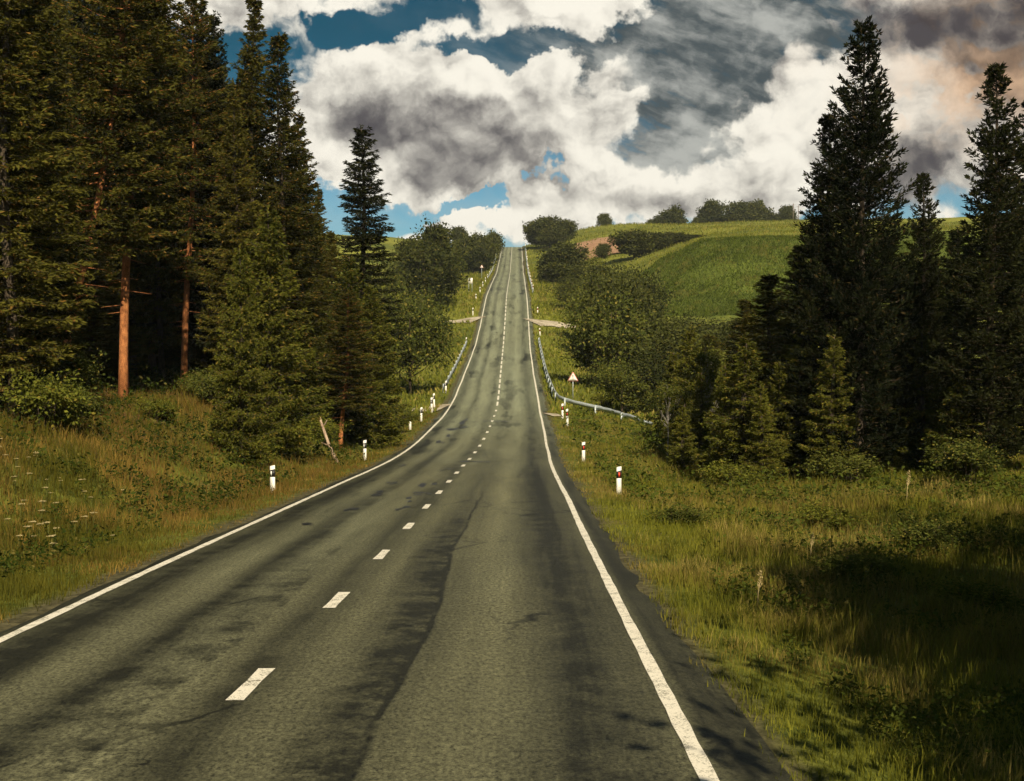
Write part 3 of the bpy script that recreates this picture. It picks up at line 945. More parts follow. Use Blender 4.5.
for px, d, W, H, k, lab in (
    (640, 99, 4.0, 2.4, 'shrub_a', 'round shrub just above the end of the guardrail'),
    (700, 55, 2.4, 1.2, 'shrub_b', 'low shrub under the birches'),
    (775, 50, 3.0, 1.6, 'shrub_a', 'shrub at the dark edge of the right woods'),
    (850, 44, 3.0, 1.3, 'shrub_a', 'low shrub below the tallest fir'),
    (603, 103, 2.2, 1.3, 'shrub_b', 'small shrub behind the bent guardrail'),
    (870, 20, 1.6, .6, 'shrub_a', 'small shrub in the near right meadow'),
    (930, 25, 1.9, .8, 'shrub_a', 'dark shrub in the shaded right meadow'),
    (985, 18, 1.5, .6, 'shrub_b', 'low shrub in the lower right corner of the meadow'),
    (830, 31, 1.8, .7, 'shrub_b', 'low olive shrub in the middle of the right meadow'),
    (676, 29, 1.5, .55, 'shrub_a', 'small dark leafy plant on the right verge near the asphalt'),
    (735, 44, 2.4, 1.0, 'shrub_b', 'low olive shrub at the tip of the meadow shadow'),
    (970, 40, 3.0, 1.5, 'shrub_a', 'shrub at the meadow edge near the right border'),
):
    x = (px - 512) / F * d
    plant(k, 'shrub', (x, d, float(ground(x, d)) - .05), H, W, lab, 'shrub', 'shrubs on the right of the road')

# unseen broad trees beside the camera, added to shade the right meadow
for x, y, H, W in ((7.3, 1.2, 11, 6), (8.9, 8.5, 12, 6), (10.6, -5, 14, 8), (10.6, 1, 15, 7.5), (12.5, 7.5, 14, 7), (13.5, -2, 21, 9), (19, 4, 23, 10), (26, 7, 25, 12), (29, 19, 23, 12), (34, 11, 27, 13)):
    plant('round_b', 'broadleaf_tree', (x, y, float(ground(x, y)) - .1), H, W,
          'unseen broad dark tree added to shade the near right meadow', 'tree', 'unseen broad trees added to shade the near meadow')


# ------------------------------------------------------------------ grass
def foliage_grass(name, g0, g1, straw, sw, rust=None):
    m, nt, out = new_mat(name)
    g = nt.nodes.new('ShaderNodeNewGeometry')
    isl = X(nt, g.outputs['Random Per Island']); pos = g.outputs['Position']
    patch = noise(nt, pos, .32, 4, .6); p2 = noise(nt, pos, 1.1, 3, .6)
    c = mixc(nt, (isl * .5 + p2.ramp(.3, .7) * .5), g0, g1)
    k = ((isl * 5.7)._op('FRACT') * .5 + patch.ramp(.42, .62) * .75).ramp(1.02 - sw, 1.12 - sw + .12)
    c = mixc(nt, k, c, straw)
    if rust:
        p3 = noise(nt, pos, .17, 5, .65)
        c = mixc(nt, p3.ramp(.42, .56) * (isl * 3.3)._op('FRACT').ramp(.1, .6), c, rust)
    d = nt.nodes.new('ShaderNodeBsdfDiffuse'); t = nt.nodes.new('ShaderNodeBsdfTranslucent')
    nt.links.new(c, d.inputs[0]); nt.links.new(c, t.inputs[0])
    mx = nt.nodes.new('ShaderNodeMixShader'); mx.inputs[0].default_value = .35
    nt.links.new(d.outputs[0], mx.inputs[1]); nt.links.new(t.outputs[0], mx.inputs[2])
    nt.links.new(mx.outputs[0], out.inputs[0])
    return m


M['grass'] = foliage_grass('grass_blades', (.050, .064, .008), (.255, .248, .034), (.32, .25, .075), .26, (.19, .145, .038))
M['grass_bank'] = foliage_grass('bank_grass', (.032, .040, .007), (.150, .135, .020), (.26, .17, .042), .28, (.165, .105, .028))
M['weeds'] = foliage('weed_leaves', (.020, .032, .006), (.085, .105, .018), (.13, .11, .03), .12, .6)
M['grass_far'] = foliage_grass('far_grass', (.064, .086, .012), (.250, .250, .036), (.28, .23, .06), .24)


def grass_blades(name, side, rho0, mat, y0=6., y1=75., lat=26., seed=0):
    g = np.random.default_rng(seed)
    n0 = 12_000_00
    # candidates by strips of distance so that density falls off with distance
    Ps = []
    edges = np.geomspace(y0, y1, 40)
    for a, b in zip(edges[:-1], edges[1:]):
        dm = (a + b) / 2
        W = min(lat, .46 * b + 4)
        rho = rho0 * min(1, (12 / dm) ** 1.55)
        n = int(rho * W * (b - a))
        y = g.uniform(a, b, n); l = g.uniform(.42, W, n)
        Ps.append(np.c_[l, y])
    P = np.vstack(Ps); l, y = P[:, 0], P[:, 1]
    x = road_x(y) + side * (3.5 + l)
    keep = (np.abs(x) < .45 * y + 1.5)
    edge = sstep(.30, .85, l + .7 * (vnoise(x * 1.2, y * 1.2, 41) - .5))
    keep &= g.random(len(l)) < (.04 + .96 * edge)
    if side < 0:   # thinner under the trees
        keep &= g.random(len(l)) < np.interp(l, [8, 13], [1, .3])
        keep &= ~((np.abs(y - 97.5) < 2.2))
    else:
        keep &= ~((np.abs(y - 91) < 1.2) & (l < 4))
    keep &= g.random(len(l)) < (.25 + .9 * vnoise(x * .8, y * .8, 43))
    x, y, l, edge = x[keep], y[keep], l[keep], edge[keep]
    n = len(x)
    z = ground(x, y) - .02
    d = np.hypot(x, y)
    patch = vnoise(x * .45, y * .45, 42)
    hgt = (.08 + .22 * patch + .34 * vnoise(x * 1.3, y * 1.3, 44) ** 1.5) * g.uniform(.55, 1.3, n)
    hgt *= np.interp(l, [.5, 1.4, 3.2], [.30, .5, .95]) * np.interp(d, [8, 18], [.62, 1.0])
    tall = g.random(n) < .05
    hgt = np.where(tall & (l > 1.6), hgt * 1.45, hgt)
    lod = np.maximum(1, (d / 13) ** .78)
    w = .0085 * lod * g.uniform(.6, 1.35, n)
    a = g.uniform(0, 6.28, n); lean = g.uniform(.05, .55, n) * hgt
    ld = np.stack([np.cos(a), np.sin(a), 0 * a], -1)
    b_ = g.uniform(0, 6.28, n)
    sd = np.stack([np.cos(b_), np.sin(b_), 0 * a], -1) * (w / 2)[:, None]
    p0 = np.stack([x, y, z], -1)
    p1 = p0 + ld * (lean * .35)[:, None] + np.array([0, 0, 1.]) * (hgt * .55)[:, None]
    p2 = p0 + ld * lean[:, None] + np.array([0, 0, 1.]) * hgt[:, None]
    V = np.stack([p0 - sd, p0 + sd, p1 + sd * .8, p1 - sd * .8, p2], 1).reshape(-1, 3)
    i = np.arange(n)[:, None] * 5
    mb = MB(); mb.raw(V, i + np.array([[0, 1, 2, 3]]), i + np.array([[3, 2, 4]]))
    o = link(name, mb.mesh(name, mat))
    return tag(o, kind='stuff')


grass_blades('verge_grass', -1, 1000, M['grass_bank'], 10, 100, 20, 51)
grass_blades('meadow_grass', 1, 1000, M['grass'], 7, 95, 30, 52)


def weeds(name, side, n, mat, ys, lat, seed, size=.075):
    """low broad-leaved plants growing between the blades"""
    g = np.random.default_rng(seed)
    y = np.exp(g.uniform(math.log(ys[0]), math.log(ys[1]), n))
    l = lat[0] + (np.minimum(lat[1], .46 * y + 3) - lat[0]) * g.random(n)
    x = road_x(y) + side * (3.5 + l)
    k = (vnoise(x * .5, y * .5, seed) + .6 * vnoise(x * 1.6, y * 1.6, seed + 1) > .86) & (np.abs(x) < .45 * y + 1.5)
    x, y = x[k], y[k]; n = len(x); m = 14
    sc = size * (np.hypot(x, y) / 20) ** .8 * g.uniform(.6, 1.4, n)
    p = np.repeat(np.stack([x, y, ground(x, y)], -1), m, 0)
    S = np.repeat(sc, m)
    p = p + np.c_[g.normal(0, 1.0, n * m) * S, g.normal(0, 1.0, n * m) * S, g.uniform(0, 3.6, n * m) * S]
    dv = np.c_[g.normal(0, 1, n * m), g.normal(0, 1, n * m), g.normal(.35, .5, n * m)]
    mb = MB(); lf = S * g.uniform(.5, 1.2, n * m); mb.quads(kites(p, dv, lf, lf * .5, g))
    return tag(link(name, mb.mesh(name, mat)), kind='stuff')


weeds('meadow_weeds', 1, 13000, M['weeds'], (8, 90), (1.6, 28), 81)
weeds('bank_weeds', -1, 5500, M['weeds'], (14, 90), (1.8, 16), 83)


def tufts(name, n, ys, lat, mat, size, seed, cond=None):
    g = np.random.default_rng(seed)
    y = ys[0] + (ys[1] - ys[0]) * g.random(n) ** 1.25
    s = g.uniform(lat[0], lat[1], n); s = np.where(np.abs(s) < 4.3, np.sign(s) * 4.4, s)
    x = road_x(y) + s
    k = g.random(n) < (.25 + .85 * vnoise(x * .25, y * .25, seed)) * sstep(4.2, 5.4, np.abs(s))
    k &= ~((np.abs(y - 187 - np.abs(s) * .15) < 3) & (s < 0)) & ~((np.abs(y - 184) < 3.5) & (s > 0) & (s < 22))
    if cond is not None: k &= cond(x, y, s)
    x, y = x[k], y[k]; n = len(x)
    z = ground(x, y) - .03
    sc = size * g.uniform(.5, 1.4, n) * (y / ys[0]) ** .5
    p = np.stack([x, y, z], -1)
    dv = np.stack([g.normal(0, .45, n), g.normal(0, .45, n), np.ones(n)], -1)
    mb = MB(); mb.quads(kites(p, dv, sc, sc * g.uniform(.18, .35, n), g))
    return tag(link(name, mb.mesh(name, mat)), kind='stuff')


tufts('slope_grass', 70000, (92, 330), (-14, 22), M['grass_far'], .42, 61)
M['grass_hill'] = foliage_grass('hill_grass_blades', (.034, .055, .009), (.120, .150, .022), (.16, .15, .035), .22)  # darker green grass, weaker light on the hill face put into the colour
tufts('hill_grass', 110000, (198, 242), (22, 80), M['grass_hill'], .42, 62)

tufts('field_grass', 60000, (236, 500), (5, 120), M['grass_far'], .5, 63)

# ---- white umbel wildflowers on the left verge
M['petal'] = plain('petals', (.46, .38, .20), .8, .1, dirt=.3, dirt_col=(.4, .3, .1))
M['stalk'] = plain('stalk', (.10, .11, .03), .8, .1)
g = np.random.default_rng(71)
sb, hb_ = MB(), MB()
sb.tube([(0, 0, -.05), (.02, .01, .45), (.0, .03, .8)], [.008, .007, .005], 5)
for q in range(9):
    a = q * .7; tip = np.array([math.cos(a) * .085 * (q % 3 + .3) / 2.3, math.sin(a) * .085 * (q % 3 + .3) / 2.3, .9])
    sb.tube([(0, .03, .8), tip], [.003, .002], 4)
    pos = tip + g.normal(0, .013, (16, 3)) * [1, 1, .4]
    hb_.quads(kites(pos, np.c_[g.normal(0, 1, (16, 2)), g.normal(.2, .2, 16)], .035, .028, g, .7))
fs, fh = sb.mesh('flower_stem', M['stalk']), hb_.mesh('flower_head', M['petal'])
for i in range(44):
    d = rng.uniform(21, 31); px = rng.uniform(-5, 130) if i > 14 else rng.uniform(5, 90)
    if px > 60 + (31 - d) * 0 and rng.random() < .5: px = rng.uniform(0, 70)
    x = (px - 512) / F * d
    t = empty('wildflower', (x, d, float(ground(x, d))), rng.uniform(0, 6.28))
    s = rng.uniform(.4, .8); t.scale = (s, s, s * .7)
    link('stem', fs, t); link('flower_head', fh, t)
    tag(t, 'pale cream umbel wildflower in the grass of the left verge', 'flower', 'wildflowers on the left verge')
# dry stalks in the meadow
M['dry'] = plain('dry_stalk', (.42, .33, .16), .9, .1)
sb, hb_ = MB(), MB()
sb.tube([(0, 0, -.05), (.01, .0, .4), (.03, .0, .62)], [.009, .007, .005], 6)
hp = np.stack([np.linspace(.02, .05, 70) + g.normal(0, .012, 70), g.normal(0, .012, 70), np.linspace(.5, .85, 70)], -1)
hb_.quads(kites(hp, np.c_[g.normal(0, .5, (70, 2)), np.ones(70)], .05, .016, g))
ds, dh = sb.mesh('stalk_stem', M['dry']), hb_.mesh('seed_head', M['dry'])
for px, d, s, lab in ((759, 16.2, .5, 'dry pale seed stalk nearest the asphalt on the right meadow'), (908, 34, .9, 'dry pale seed stalk near the dark woods on the right meadow'),
                      (812, 22, .5, 'short dry seed stalk in the middle of the right meadow')):
    x = (px - 512) / F * d
    t = empty('dry_stalk', (x, d, float(ground(x, d)) + .1)); t.scale = (1.4 * s + .3, 1.4 * s + .3, s * 1.2)
    link('stem', ds, t); link('seed_head', dh, t); tag(t, lab, 'plant', 'dry stalks on the right meadow')

# ------------------------------------------------------------------ marker posts
M['white'] = plain('white_plastic', (.80, .78, .72), .45, .5, dirt=.35, dirt_col=(.35, .30, .22), scale=5)
M['black'] = plain('black_plastic', (.012, .012, .014), .5, .5, dirt=.2)
M['red_refl'] = plain('red_reflector', (.62, .055, .02), .25, .7, dirt=.1)
M['white_refl'] = plain('white_reflector', (.75, .74, .70), .2, .7, dirt=.1)
M['steel'] = plain('galvanised_steel', (.42, .47, .49), .40, .6, metal=.15, dirt=.35, dirt_col=(.16, .15, .12), scale=4)
M['sign_white'] = plain('sign_white', (.80, .76, .70), .4, .5, dirt=.12)
M['sign_red'] = plain('sign_red', (.60, .20, .17), .4, .5, dirt=.1)
M['wood_pole'] = bark('pole_wood', (.10, .08, .06), (.24, .20, .16), 5)

th = np.linspace(0, np.pi, 9)
dsec = lambda w, dp: np.c_[np.cos(th) * w / 2, np.sin(th) * dp - dp * .35]      # flat side to -y
b = MB(); sec = dsec(.13, .075); b.prism(sec, -.3, 1.0 + .25 * sec[:, 0])
post_m = b.mesh('post_body', M['white'])
b = MB(); sec = dsec(.136, .08); b.prism(sec, .60 + 0, .86 + .35 * sec[:, 0]); band_m = b.mesh('post_band', M['black'])
b = MB(); b.box((0, -.035, .72), (.045, .018, .18)); refl_r = b.mesh('post_refl_red', M['red_refl'])
b = MB(); b.box((-.03, -.035, .72), (.03, .018, .17)); refl_w = b.mesh('post_refl_white', M['white_refl'])


def marker(px, d, side, off, label, group, H=1.0, small=False):
    x = road_x(d) + side * (3.5 + off) if px is None else (px - 512) / F * d
    t = empty('marker_post', (x, d, float(ground(x, d)) - .02), rng.normal(0, .12))
    t.scale = (1.15, 1.15, H); t.rotation_euler[1] = rng.normal(0, .02)
    link('post', post_m, t); link('black_band', band_m, t)
    link('reflector', refl_r if side > 0 else refl_w, t)
    tag(t, label, 'marker post', group)
    return t


GML, GMR = 'marker posts along the left verge', 'marker posts along the right verge'
for px, d, lab, H in ((272, 37.5, 'white marker post nearest the camera on the left verge', .85), (364.5, 57, 'white marker post second from the camera on the left verge', .95),
                      (410, 79, 'white marker post just before the left gravel junction', 1.0), (421, 86, 'white marker post beside the near side of the left junction', 1.0),
                      (431.5, 94, 'left one of two close white marker posts by the left guardrail', 1.15), (434, 98, 'right one of two close white marker posts by the left guardrail', 1.15),
                      (445.5, 110, 'white marker post at the near end of the left guardrail', 1.1), (466.5, 161, 'white marker post at the far end of the left guardrail', 1.1),
                      (473, 193, 'white marker post just above the left side track', 1.2), (476, 214, 'white marker post below the white board sign', 1.1)):
    marker(px, d, -1, 1.6, lab, GML, H)
for px, d, lab, H in ((619, 37.6, 'white marker post with red reflector nearest the camera on the right verge', .85), (583.5, 56, 'white marker post with red reflector second on the right verge', .9),
                      (567.5, 82, 'right one of two close marker posts below the guardrail bend', 1.15), (562.5, 88, 'left one of two close marker posts below the guardrail bend', 1.15),
                      (540, 171, 'white marker post at the far end of the right guardrail', 1.1), (537.6, 194, 'white marker post above the right side track', 1.2)):
    marker(px, d, 1, 1.5, lab, GMR, H)
for i, d in enumerate(np.linspace(228, 440, 12)):
    marker(None, float(d), -1, 1.4, 'small white marker post in the row climbing the left side to the crest', 'far marker posts on the left', 1.25)
    marker(None, float(d) + 6, 1, 1.3, 'small white marker post in the row climbing the right side to the crest', 'far marker posts on the right', 1.25)


# ------------------------------------------------------------------ guardrails
def guardrail(name, path, heights, label, side, spacing=4.0):
    path = np.asarray(path, float)
    seg = np.r_[0, np.cumsum(np.linalg.norm(np.diff(path, axis=0), axis=1))]
    n = int(seg[-1] / .5) + 2
    q = np.linspace(0, seg[-1], n)
    c = np.stack([np.interp(q, seg, path[:, i]) for i in range(2)], -1)
    for _ in range(3):
        c[1:-1] = (c[:-2] + 2 * c[1:-1] + c[2:]) / 4
    h = np.interp(q, seg, heights)
    zg = ground(c[:, 0], c[:, 1]); zt = zg + h
    tn = np.gradient(c, axis=0); tn /= np.linalg.norm(tn, axis=1)[:, None]
    nr = np.stack([-tn[:, 1], tn[:, 0]], -1) * side
    org = np.array([c[0, 0], c[0, 1], zg[0]])
    t = empty(name, org)
    prof = [(0, 0), (.045, -.03), (.08, -.09), (.035, -.15), (.035, -.18), (.08, -.24), (.045, -.30), (0, -.33), (-.012, -.33), (-.012, 0)]
    V = np.stack([np.c_[c + nr * a, zt + z] for a, z in prof], 1) - org
    m = len(prof); idx = np.arange(n * m).reshape(n, m)
    f = []
    for i in range(n - 1):
        for j in range(m):
            k = (j + 1) % m
            f.append((idx[i, j], idx[i + 1, j], idx[i + 1, k], idx[i, k]))
    b = MB(); b.raw(V.reshape(-1, 3), f); link('beam', b.mesh(name + '_beam', M['steel'], True), t)
    k = 0
    for s in np.arange(.4, seg[-1], spacing):
        i = int(np.argmin(abs(q - s)))
        if h[i] < .3: continue
        p = np.array([*(c[i] - nr[i] * .09), zg[i]]) - org
        b = MB(); b.box(p + [0, 0, h[i] / 2 - .2], (.12, .12, h[i] + .36)); link('post', b.mesh(name + '_post', M['steel']), t)
    tag(t, label, 'guardrail')
    return t


rx = lambda d, o: (float(road_x(d)) + o, d)
guardrail('guardrail', [rx(164, 4.75), rx(150, 4.75), rx(135, 4.75), rx(120, 4.75), rx(106, 4.9), rx(100.5, 5.15), (4.9, 98.2), (7.0, 95.6), (8.4, 92.2), (9.9, 88.0)],
          [.8, .8, .8, .8, .8, .8, .8, .8, .65, .30], 'long steel guardrail on the right that bends away at its near end', 1)
guardrail('guardrail', [rx(110, -4.65), rx(120, -4.62), rx(135, -4.6), rx(150, -4.6), rx(160, -4.6)], [.8] * 5, 'short straight steel guardrail on the left slope', -1)
guardrail('guardrail', [rx(285, -4.7), rx(320, -4.7), rx(360, -4.7), rx(400, -4.7), rx(440, -4.7)], [.85] * 5, 'distant steel guardrail climbing the left side to the crest', -1, 8.)
guardrail('guardrail', [rx(440, 4.6), rx(390, 4.6), rx(330, 4.6), rx(270, 4.6), rx(222, 4.7)], [.85] * 5, 'distant steel guardrail climbing the right side to the crest', 1, 8.)


# ------------------------------------------------------------------ signs
def triangle_poly(w, r):
    """rounded equilateral triangle, (x,z) with base at z=0"""
    h = w * math.sqrt(3) / 2; out = []
    for (cx_, cz_), a0 in (((-w / 2 + r * 1.73, r), 150), ((w / 2 - r * 1.73, r), 270), ((0, h - 2 * r), 30)):
        for k_ in range(6):
            a = R(a0 + k_ * 24); out.append((cx_ + math.cos(a) * r, cz_ + math.sin(a) * r))
    return np.array(out)


def plate(b, poly, y0, y1, z0):
    n = len(poly); c = poly.mean(0)
    v = [(x, y0, z + z0) for x, z in poly] + [(x, y1, z + z0) for x, z in poly] + [(c[0], y0, c[1] + z0), (c[0], y1, c[1] + z0)]
    b.raw(v, [(i, (i + 1) % n, n + (i + 1) % n, n + i) for i in range(n)],
          [(2 * n, (i + 1) % n, i) for i in range(n)] + [(2 * n + 1, n + i, n + (i + 1) % n) for i in range(n)])


def warning_sign(px, d, top, w, label):
    x = (px - 512) / F * d; zg = float(ground(x, d)); H = (HOR - top) / F * d - zg
    t = empty('warning_sign', (x, d, zg)); h = w * .866
    b = MB(); b.tube([(0, .05, -.3), (0, .05, H - .1)], .035, 10); link('pole', b.mesh('sign_pole', M['steel'], True), t)
    b = MB(); plate(b, triangle_poly(w, .05), -.006, .012, H - h); pl = link('plate', b.mesh('sign_plate', M['sign_red']), t)
    b = MB(); p = triangle_poly(w * .80, .035); plate(b, p, -.010, -.007, H - h + w * .065); link('face', b.mesh('sign_face', M['sign_white']), pl)
    b = MB()
    z0 = H - h + w * .17
    plate(b, np.array([(-w * .022, w * .12), (w * .022, w * .12), (w * .045, w * .40), (-w * .045, w * .40)]), -.014, -.0105, z0)
    a = np.arange(10) / 10 * 6.283; plate(b, np.c_[np.cos(a) * w * .035, np.sin(a) * w * .035 + w * .045], -.014, -.0105, z0)
    link('symbol', b.mesh('sign_symbol', M['black']), pl)
    return tag(t, label, 'road sign')


warning_sign(573, 108, 371.5, .98, 'triangular warning sign with a black exclamation mark behind the right guardrail')
warning_sign(481.8, 285, 265, .85, 'small triangular sign left of the upper road below the pointed trees')
x, d = (470.5 - 512) / F * 232, 232.
zg = float(ground(x, d)); t = empty('board_sign', (x, d, zg))
b = MB(); b.tube([(-.3, .05, -.3), (-.3, .05, 2.9)], .035, 8); link('pole', b.mesh('board_pole', M['steel'], True), t)
b = MB(); b.tube([(.3, .05, -.3), (.3, .05, 2.9)], .035, 8); link('pole', b.mesh('board_pole', M['steel'], True), t)
b = MB(); b.box((0, 0, 2.45), (.8, .03, 1.05)); link('plate', b.mesh('board_plate', M['sign_white']), t)
tag(t, 'white rectangular board sign on the grassy left slope', 'road sign')

# dark post at the crest and the skyline poles
x = float(road_x(448)) - 3.0
t = empty('crest_marker', (float(road_x(450)) - 3.75, 450, float(ground(float(road_x(450)) - 3.75, 450))))
b = MB(); b.box((0, 0, .5), (.25, .25, 1.0)); link('post', b.mesh('crest_post', M['black']), t)
b = MB(); b.box((.15, -.02, 1.0), (.9, .2, .5)); link('panel', b.mesh('crest_panel', M['black']), t)
tag(t, 'small dark marker at the left edge of the road on the crest', 'marker')
for px, d, top, lab in ((792, 470, 204, 'left one of two slim utility poles on the right skyline'), (797, 485, 206, 'right one of two slim utility poles on the right skyline')):
    x = (px - 512) / F * d; zg = float(ground(x, d)); H = (HOR - top) / F * d - zg
    t = empty('utility_pole', (x, d, zg))
    b = MB(); b.tube([(0, 0, -.5), (0, 0, H)], [.16, .11], 8); link('mast', b.mesh('pole_mast', M['wood_pole'], True), t)
    b = MB(); b.box((0, -.12, H - .6), (1.6, .1, .1)); link('crossarm', b.mesh('pole_arm', M['wood_pole']), t)
    tag(t, lab, 'utility pole', 'utility poles on the skyline')
tag(bpy.data.objects['utility_pole'], None)

# ------------------------------------------------------------------ light
SUN = Vector((.22, -.83, .70)).normalized()
elev = math.asin(SUN.z); azim = math.atan2(SUN.x, SUN.y)
sd = bpy.data.lights.new('sun', 'SUN'); sd.energy = 5.0; sd.angle = R(.5); sd.color = (1.0, .86, .62)
so = bpy.data.objects.new('sun', sd); COL.objects.link(so)
so.rotation_euler = SUN.to_track_quat('Z', 'Y').to_euler(); so.location = (30, -40, 60)

w = bpy.data.worlds.new('World'); scene.world = w; w.use_nodes = True
nt = w.node_tree; nt.nodes.clear()
out = nt.nodes.new('ShaderNodeOutputWorld')
sky = nt.nodes.new('ShaderNodeTexSky'); sky.sky_type = 'NISHITA'; sky.sun_disc = False
sky.sun_elevation = elev; sky.sun_rotation = azim; sky.air_density = 1.0; sky.dust_density = .6; sky.ozone_density = 2.0
tc = nt.nodes.new('ShaderNodeTexCoord')
sp = nt.nodes.new('ShaderNodeSeparateXYZ'); nt.links.new(tc.outputs['Generated'], sp.inputs[0])
dx, dy, dz = (X(nt, sp.outputs[i]) for i in range(3))
dyc = dy.max(.12)
U = dx / dyc * 12.5 + 5.12
V = 3.45 - dz / dyc * 12.5


def noise2(u, v, scale, detail, rough, ox):
    n = nt.nodes.new('ShaderNodeTexNoise'); n.noise_dimensions = '2D'
    n.inputs['Scale'].default_value = scale; n.inputs['Detail'].default_value = detail; n.inputs['Roughness'].default_value = rough
    nt.links.new(combine(nt, u + ox, v + ox * .37), n.inputs['Vector'])
    return X(nt, n.outputs[0])


wa = noise2(U, V, 1.3, 5, .62, 3.1) - .5
wb = noise2(U, V, 1.3, 5, .62, 17.7) - .5
Uw = U + wa * 1.1; Vw = V + wb * .85
Uf = U + wa * .35; Vf = V * 1.2 + wb * .35


def field(u, v):
    return noise2(u, v, .62, 2, .5, 8.0), noise2(u, v, 1.7, 8, .55, 31.0)


na, nb = field(Uf, Vf)


def blobs(lst):
    acc = None
    for (cx_, cy_, ax, ay, wt) in lst:
        t_ = gauss(Uw, Vw, cx_, cy_, ax, ay)
        acc = t_ * wt if acc is None else t_._op('MULTIPLY_ADD', wt, acc)
    return acc


bias = blobs((
    (4.0, .95, 1.15, .66, .56), (5.3, 1.25, .95, .55, .48), (5.75, 1.95, .80, .30, .46), (3.4, 1.55, .6, .4, .30), (4.4, 1.65, .7, .35, .36),
    (2.5, .1, .75, .30, .46), (5.6, .0, .9, .20, .28), (6.2, .22, .35, .18, .2), (8.0, 1.5, .62, .62, .42), (9.7, .9, 1.2, 1.1, .62), (7.1, 2.0, 1.4, .20, .24), (4.88, 2.24, .32, .09, .36),
    (3.6, .30, .42, .15, -.46), (5.0, .48, .8, .12, -.40), (6.75, 1.25, .28, .30, -.2), (4.80, 2.04, .36, .085, -.62), (4.2, 2.2, .5, .14, -.2), (5.40, 1.70, .12, .22, -.50),
    (4.3, .10, .4, .14, -.22), (.2, .5, .9, .8, -.15), (7.2, .55, 1.0, .4, -.32), (3.25, 1.95, .3, .2, -.25),
))
dens = na * .62 + (nb - .5) * .48 + .165 + bias
alpha = dens.ramp(.515, .645)
# relief: the same field a little nearer the light
nla, nlb = field(Uf + .06, Vf - .14)
relief = (na - nla) * 2.8 + (nb - nlb) * 1.45
thick = dens.ramp(.60, 1.05)
gbase = blobs(((4.40, 1.40, 1.25, .50, 1.5), (3.45, 1.05, .5, .3, .5), (4.8, 1.75, .5, .22, .9), (7.6, .5, 1.3, .5, .75), (9.9, .28, .95, .50, 1.6), (6.6, 2.0, 1.0, .15, .35), (7.7, 1.75, .8, .28, .35), (9.2, 1.65, .9, .38, 1.2),
               (10.2, 1.0, .5, .5, .8), (2.5, .05, .7, .25, .55), (5.9, 1.75, .4, .10, .4), (7.3, 2.05, 1.6, .2, .25), (8.6, .1, .9, .3, .5)))
lit = (1.0 - gbase.min(1.25) * (.70 + (nb - .5) * .5) + relief * .95 - thick.ramp(0, .5, .14, 0))
lit = lit.ramp(-.15, 1.0)
warm = gauss(Uw, Vw, 9.9, .7, 1.1, .8) * (nb + relief * .8).ramp(.32, .58, .35, 1.0)
dark_c = mixc(nt, warm, (.055, .050, .056), (.034, .021, .018))
lite_c = mixc(nt, warm, (.68, .645, .56), (.52, .34, .21))
cloud = mixc(nt, lit, dark_c, lite_c)
vs_ = noise2(U * .55 + V * .5 + wa * .3, V * 1.9 - U * .75 + wb * .3, 1.5, 7, .6, 55.0)
veil = (gauss(Uw, Vw, 7.3, .5, 1.8, .95) * 1.9 + gauss(Uw, Vw, 6.0, 2.3, 4.0, .35) * .35 + gauss(Uw, Vw, 7.0, 1.5, 1.0, .7) * .9) * vs_.ramp(.3, .56, .40, 1.0)
veil_c = mixc(nt, (vs_ * .7 + nb * .3 + relief * .15 + V.ramp(.8, 2.2, 0, .2)).ramp(.38, .72), (.046, .060, .066), (.32, .325, .30))
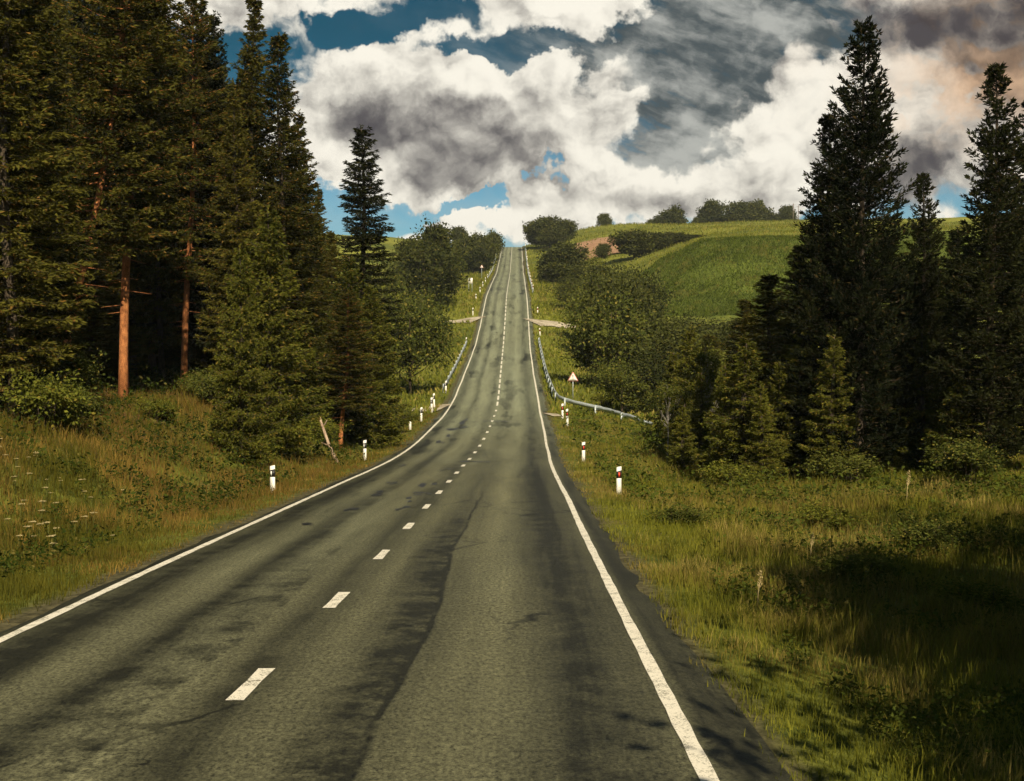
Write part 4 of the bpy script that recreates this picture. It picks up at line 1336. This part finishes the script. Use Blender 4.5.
# blue sky: the physical sky, deepened like the photograph's
tint = mixc(nt, V.ramp(.3, 2.5), (.022, .150, .165), (.28, .50, .56))
skyc = mixc(nt, 1.0, sky.outputs[0], tint, 'MULTIPLY')
bg1 = nt.nodes.new('ShaderNodeBackground'); bg1.inputs[1].default_value = .10; nt.links.new(skyc, bg1.inputs[0])
bgv = nt.nodes.new('ShaderNodeBackground'); bgv.inputs[1].default_value = 1.0; nt.links.new(veil_c, bgv.inputs[0])
bgc = nt.nodes.new('ShaderNodeBackground'); bgc.inputs[1].default_value = 1.0; nt.links.new(cloud, bgc.inputs[0])
m1 = nt.nodes.new('ShaderNodeMixShader'); nt.links.new(veil.min(1).s, m1.inputs[0]); nt.links.new(bg1.outputs[0], m1.inputs[1]); nt.links.new(bgv.outputs[0], m1.inputs[2])
m2 = nt.nodes.new('ShaderNodeMixShader'); nt.links.new(alpha.s, m2.inputs[0]); nt.links.new(m1.outputs[0], m2.inputs[1]); nt.links.new(bgc.outputs[0], m2.inputs[2])
nt.links.new(m2.outputs[0], out.inputs[0])
w.cycles.sampling_method = 'MANUAL'; w.cycles.sample_map_resolution = 512

# ------------------------------------------------------------------ thin summer haze
hz = MB(); hz.box((0, 900, -10), (2700, 1990, 160))
hm, hnt, hout = new_mat('haze')
pv = hnt.nodes.new('ShaderNodeVolumePrincipled'); pv.inputs['Density'].default_value = .00016; pv.inputs['Color'].default_value = (.82, .88, .92, 1); pv.inputs['Anisotropy'].default_value = .2
hnt.links.new(pv.outputs[0], hout.inputs['Volume'])
tag(link('haze', hz.mesh('haze', hm)), kind='stuff')

# ------------------------------------------------------------------ camera and output
cd = bpy.data.cameras.new('camera'); cam = bpy.data.objects.new('camera', cd); COL.objects.link(cam)
cd.sensor_width = 36; cd.lens = F / 1024 * 36; cd.clip_end = 5000; cd.clip_start = .1
cam.location = (0, 0, 0)
cam.rotation_euler = (R(90) - math.atan((390.5 - HOR) / F), 0, 0)
scene.camera = cam
vs = scene.view_settings
scene.display_settings.display_device = 'sRGB'
vs.view_transform = 'Standard'; vs.look = 'None'; vs.gamma = 1; vs.use_curve_mapping = False; vs.exposure = 0.55
scene.render.engine = 'CYCLES'
cy = scene.cycles
cy.max_bounces = 5; cy.diffuse_bounces = 2; cy.glossy_bounces = 2; cy.transmission_bounces = 3; cy.transparent_max_bounces = 4
cy.use_denoising = True
cy.use_adaptive_sampling = True; cy.adaptive_threshold = .03
cy.caustics_reflective = False; cy.caustics_refractive = False
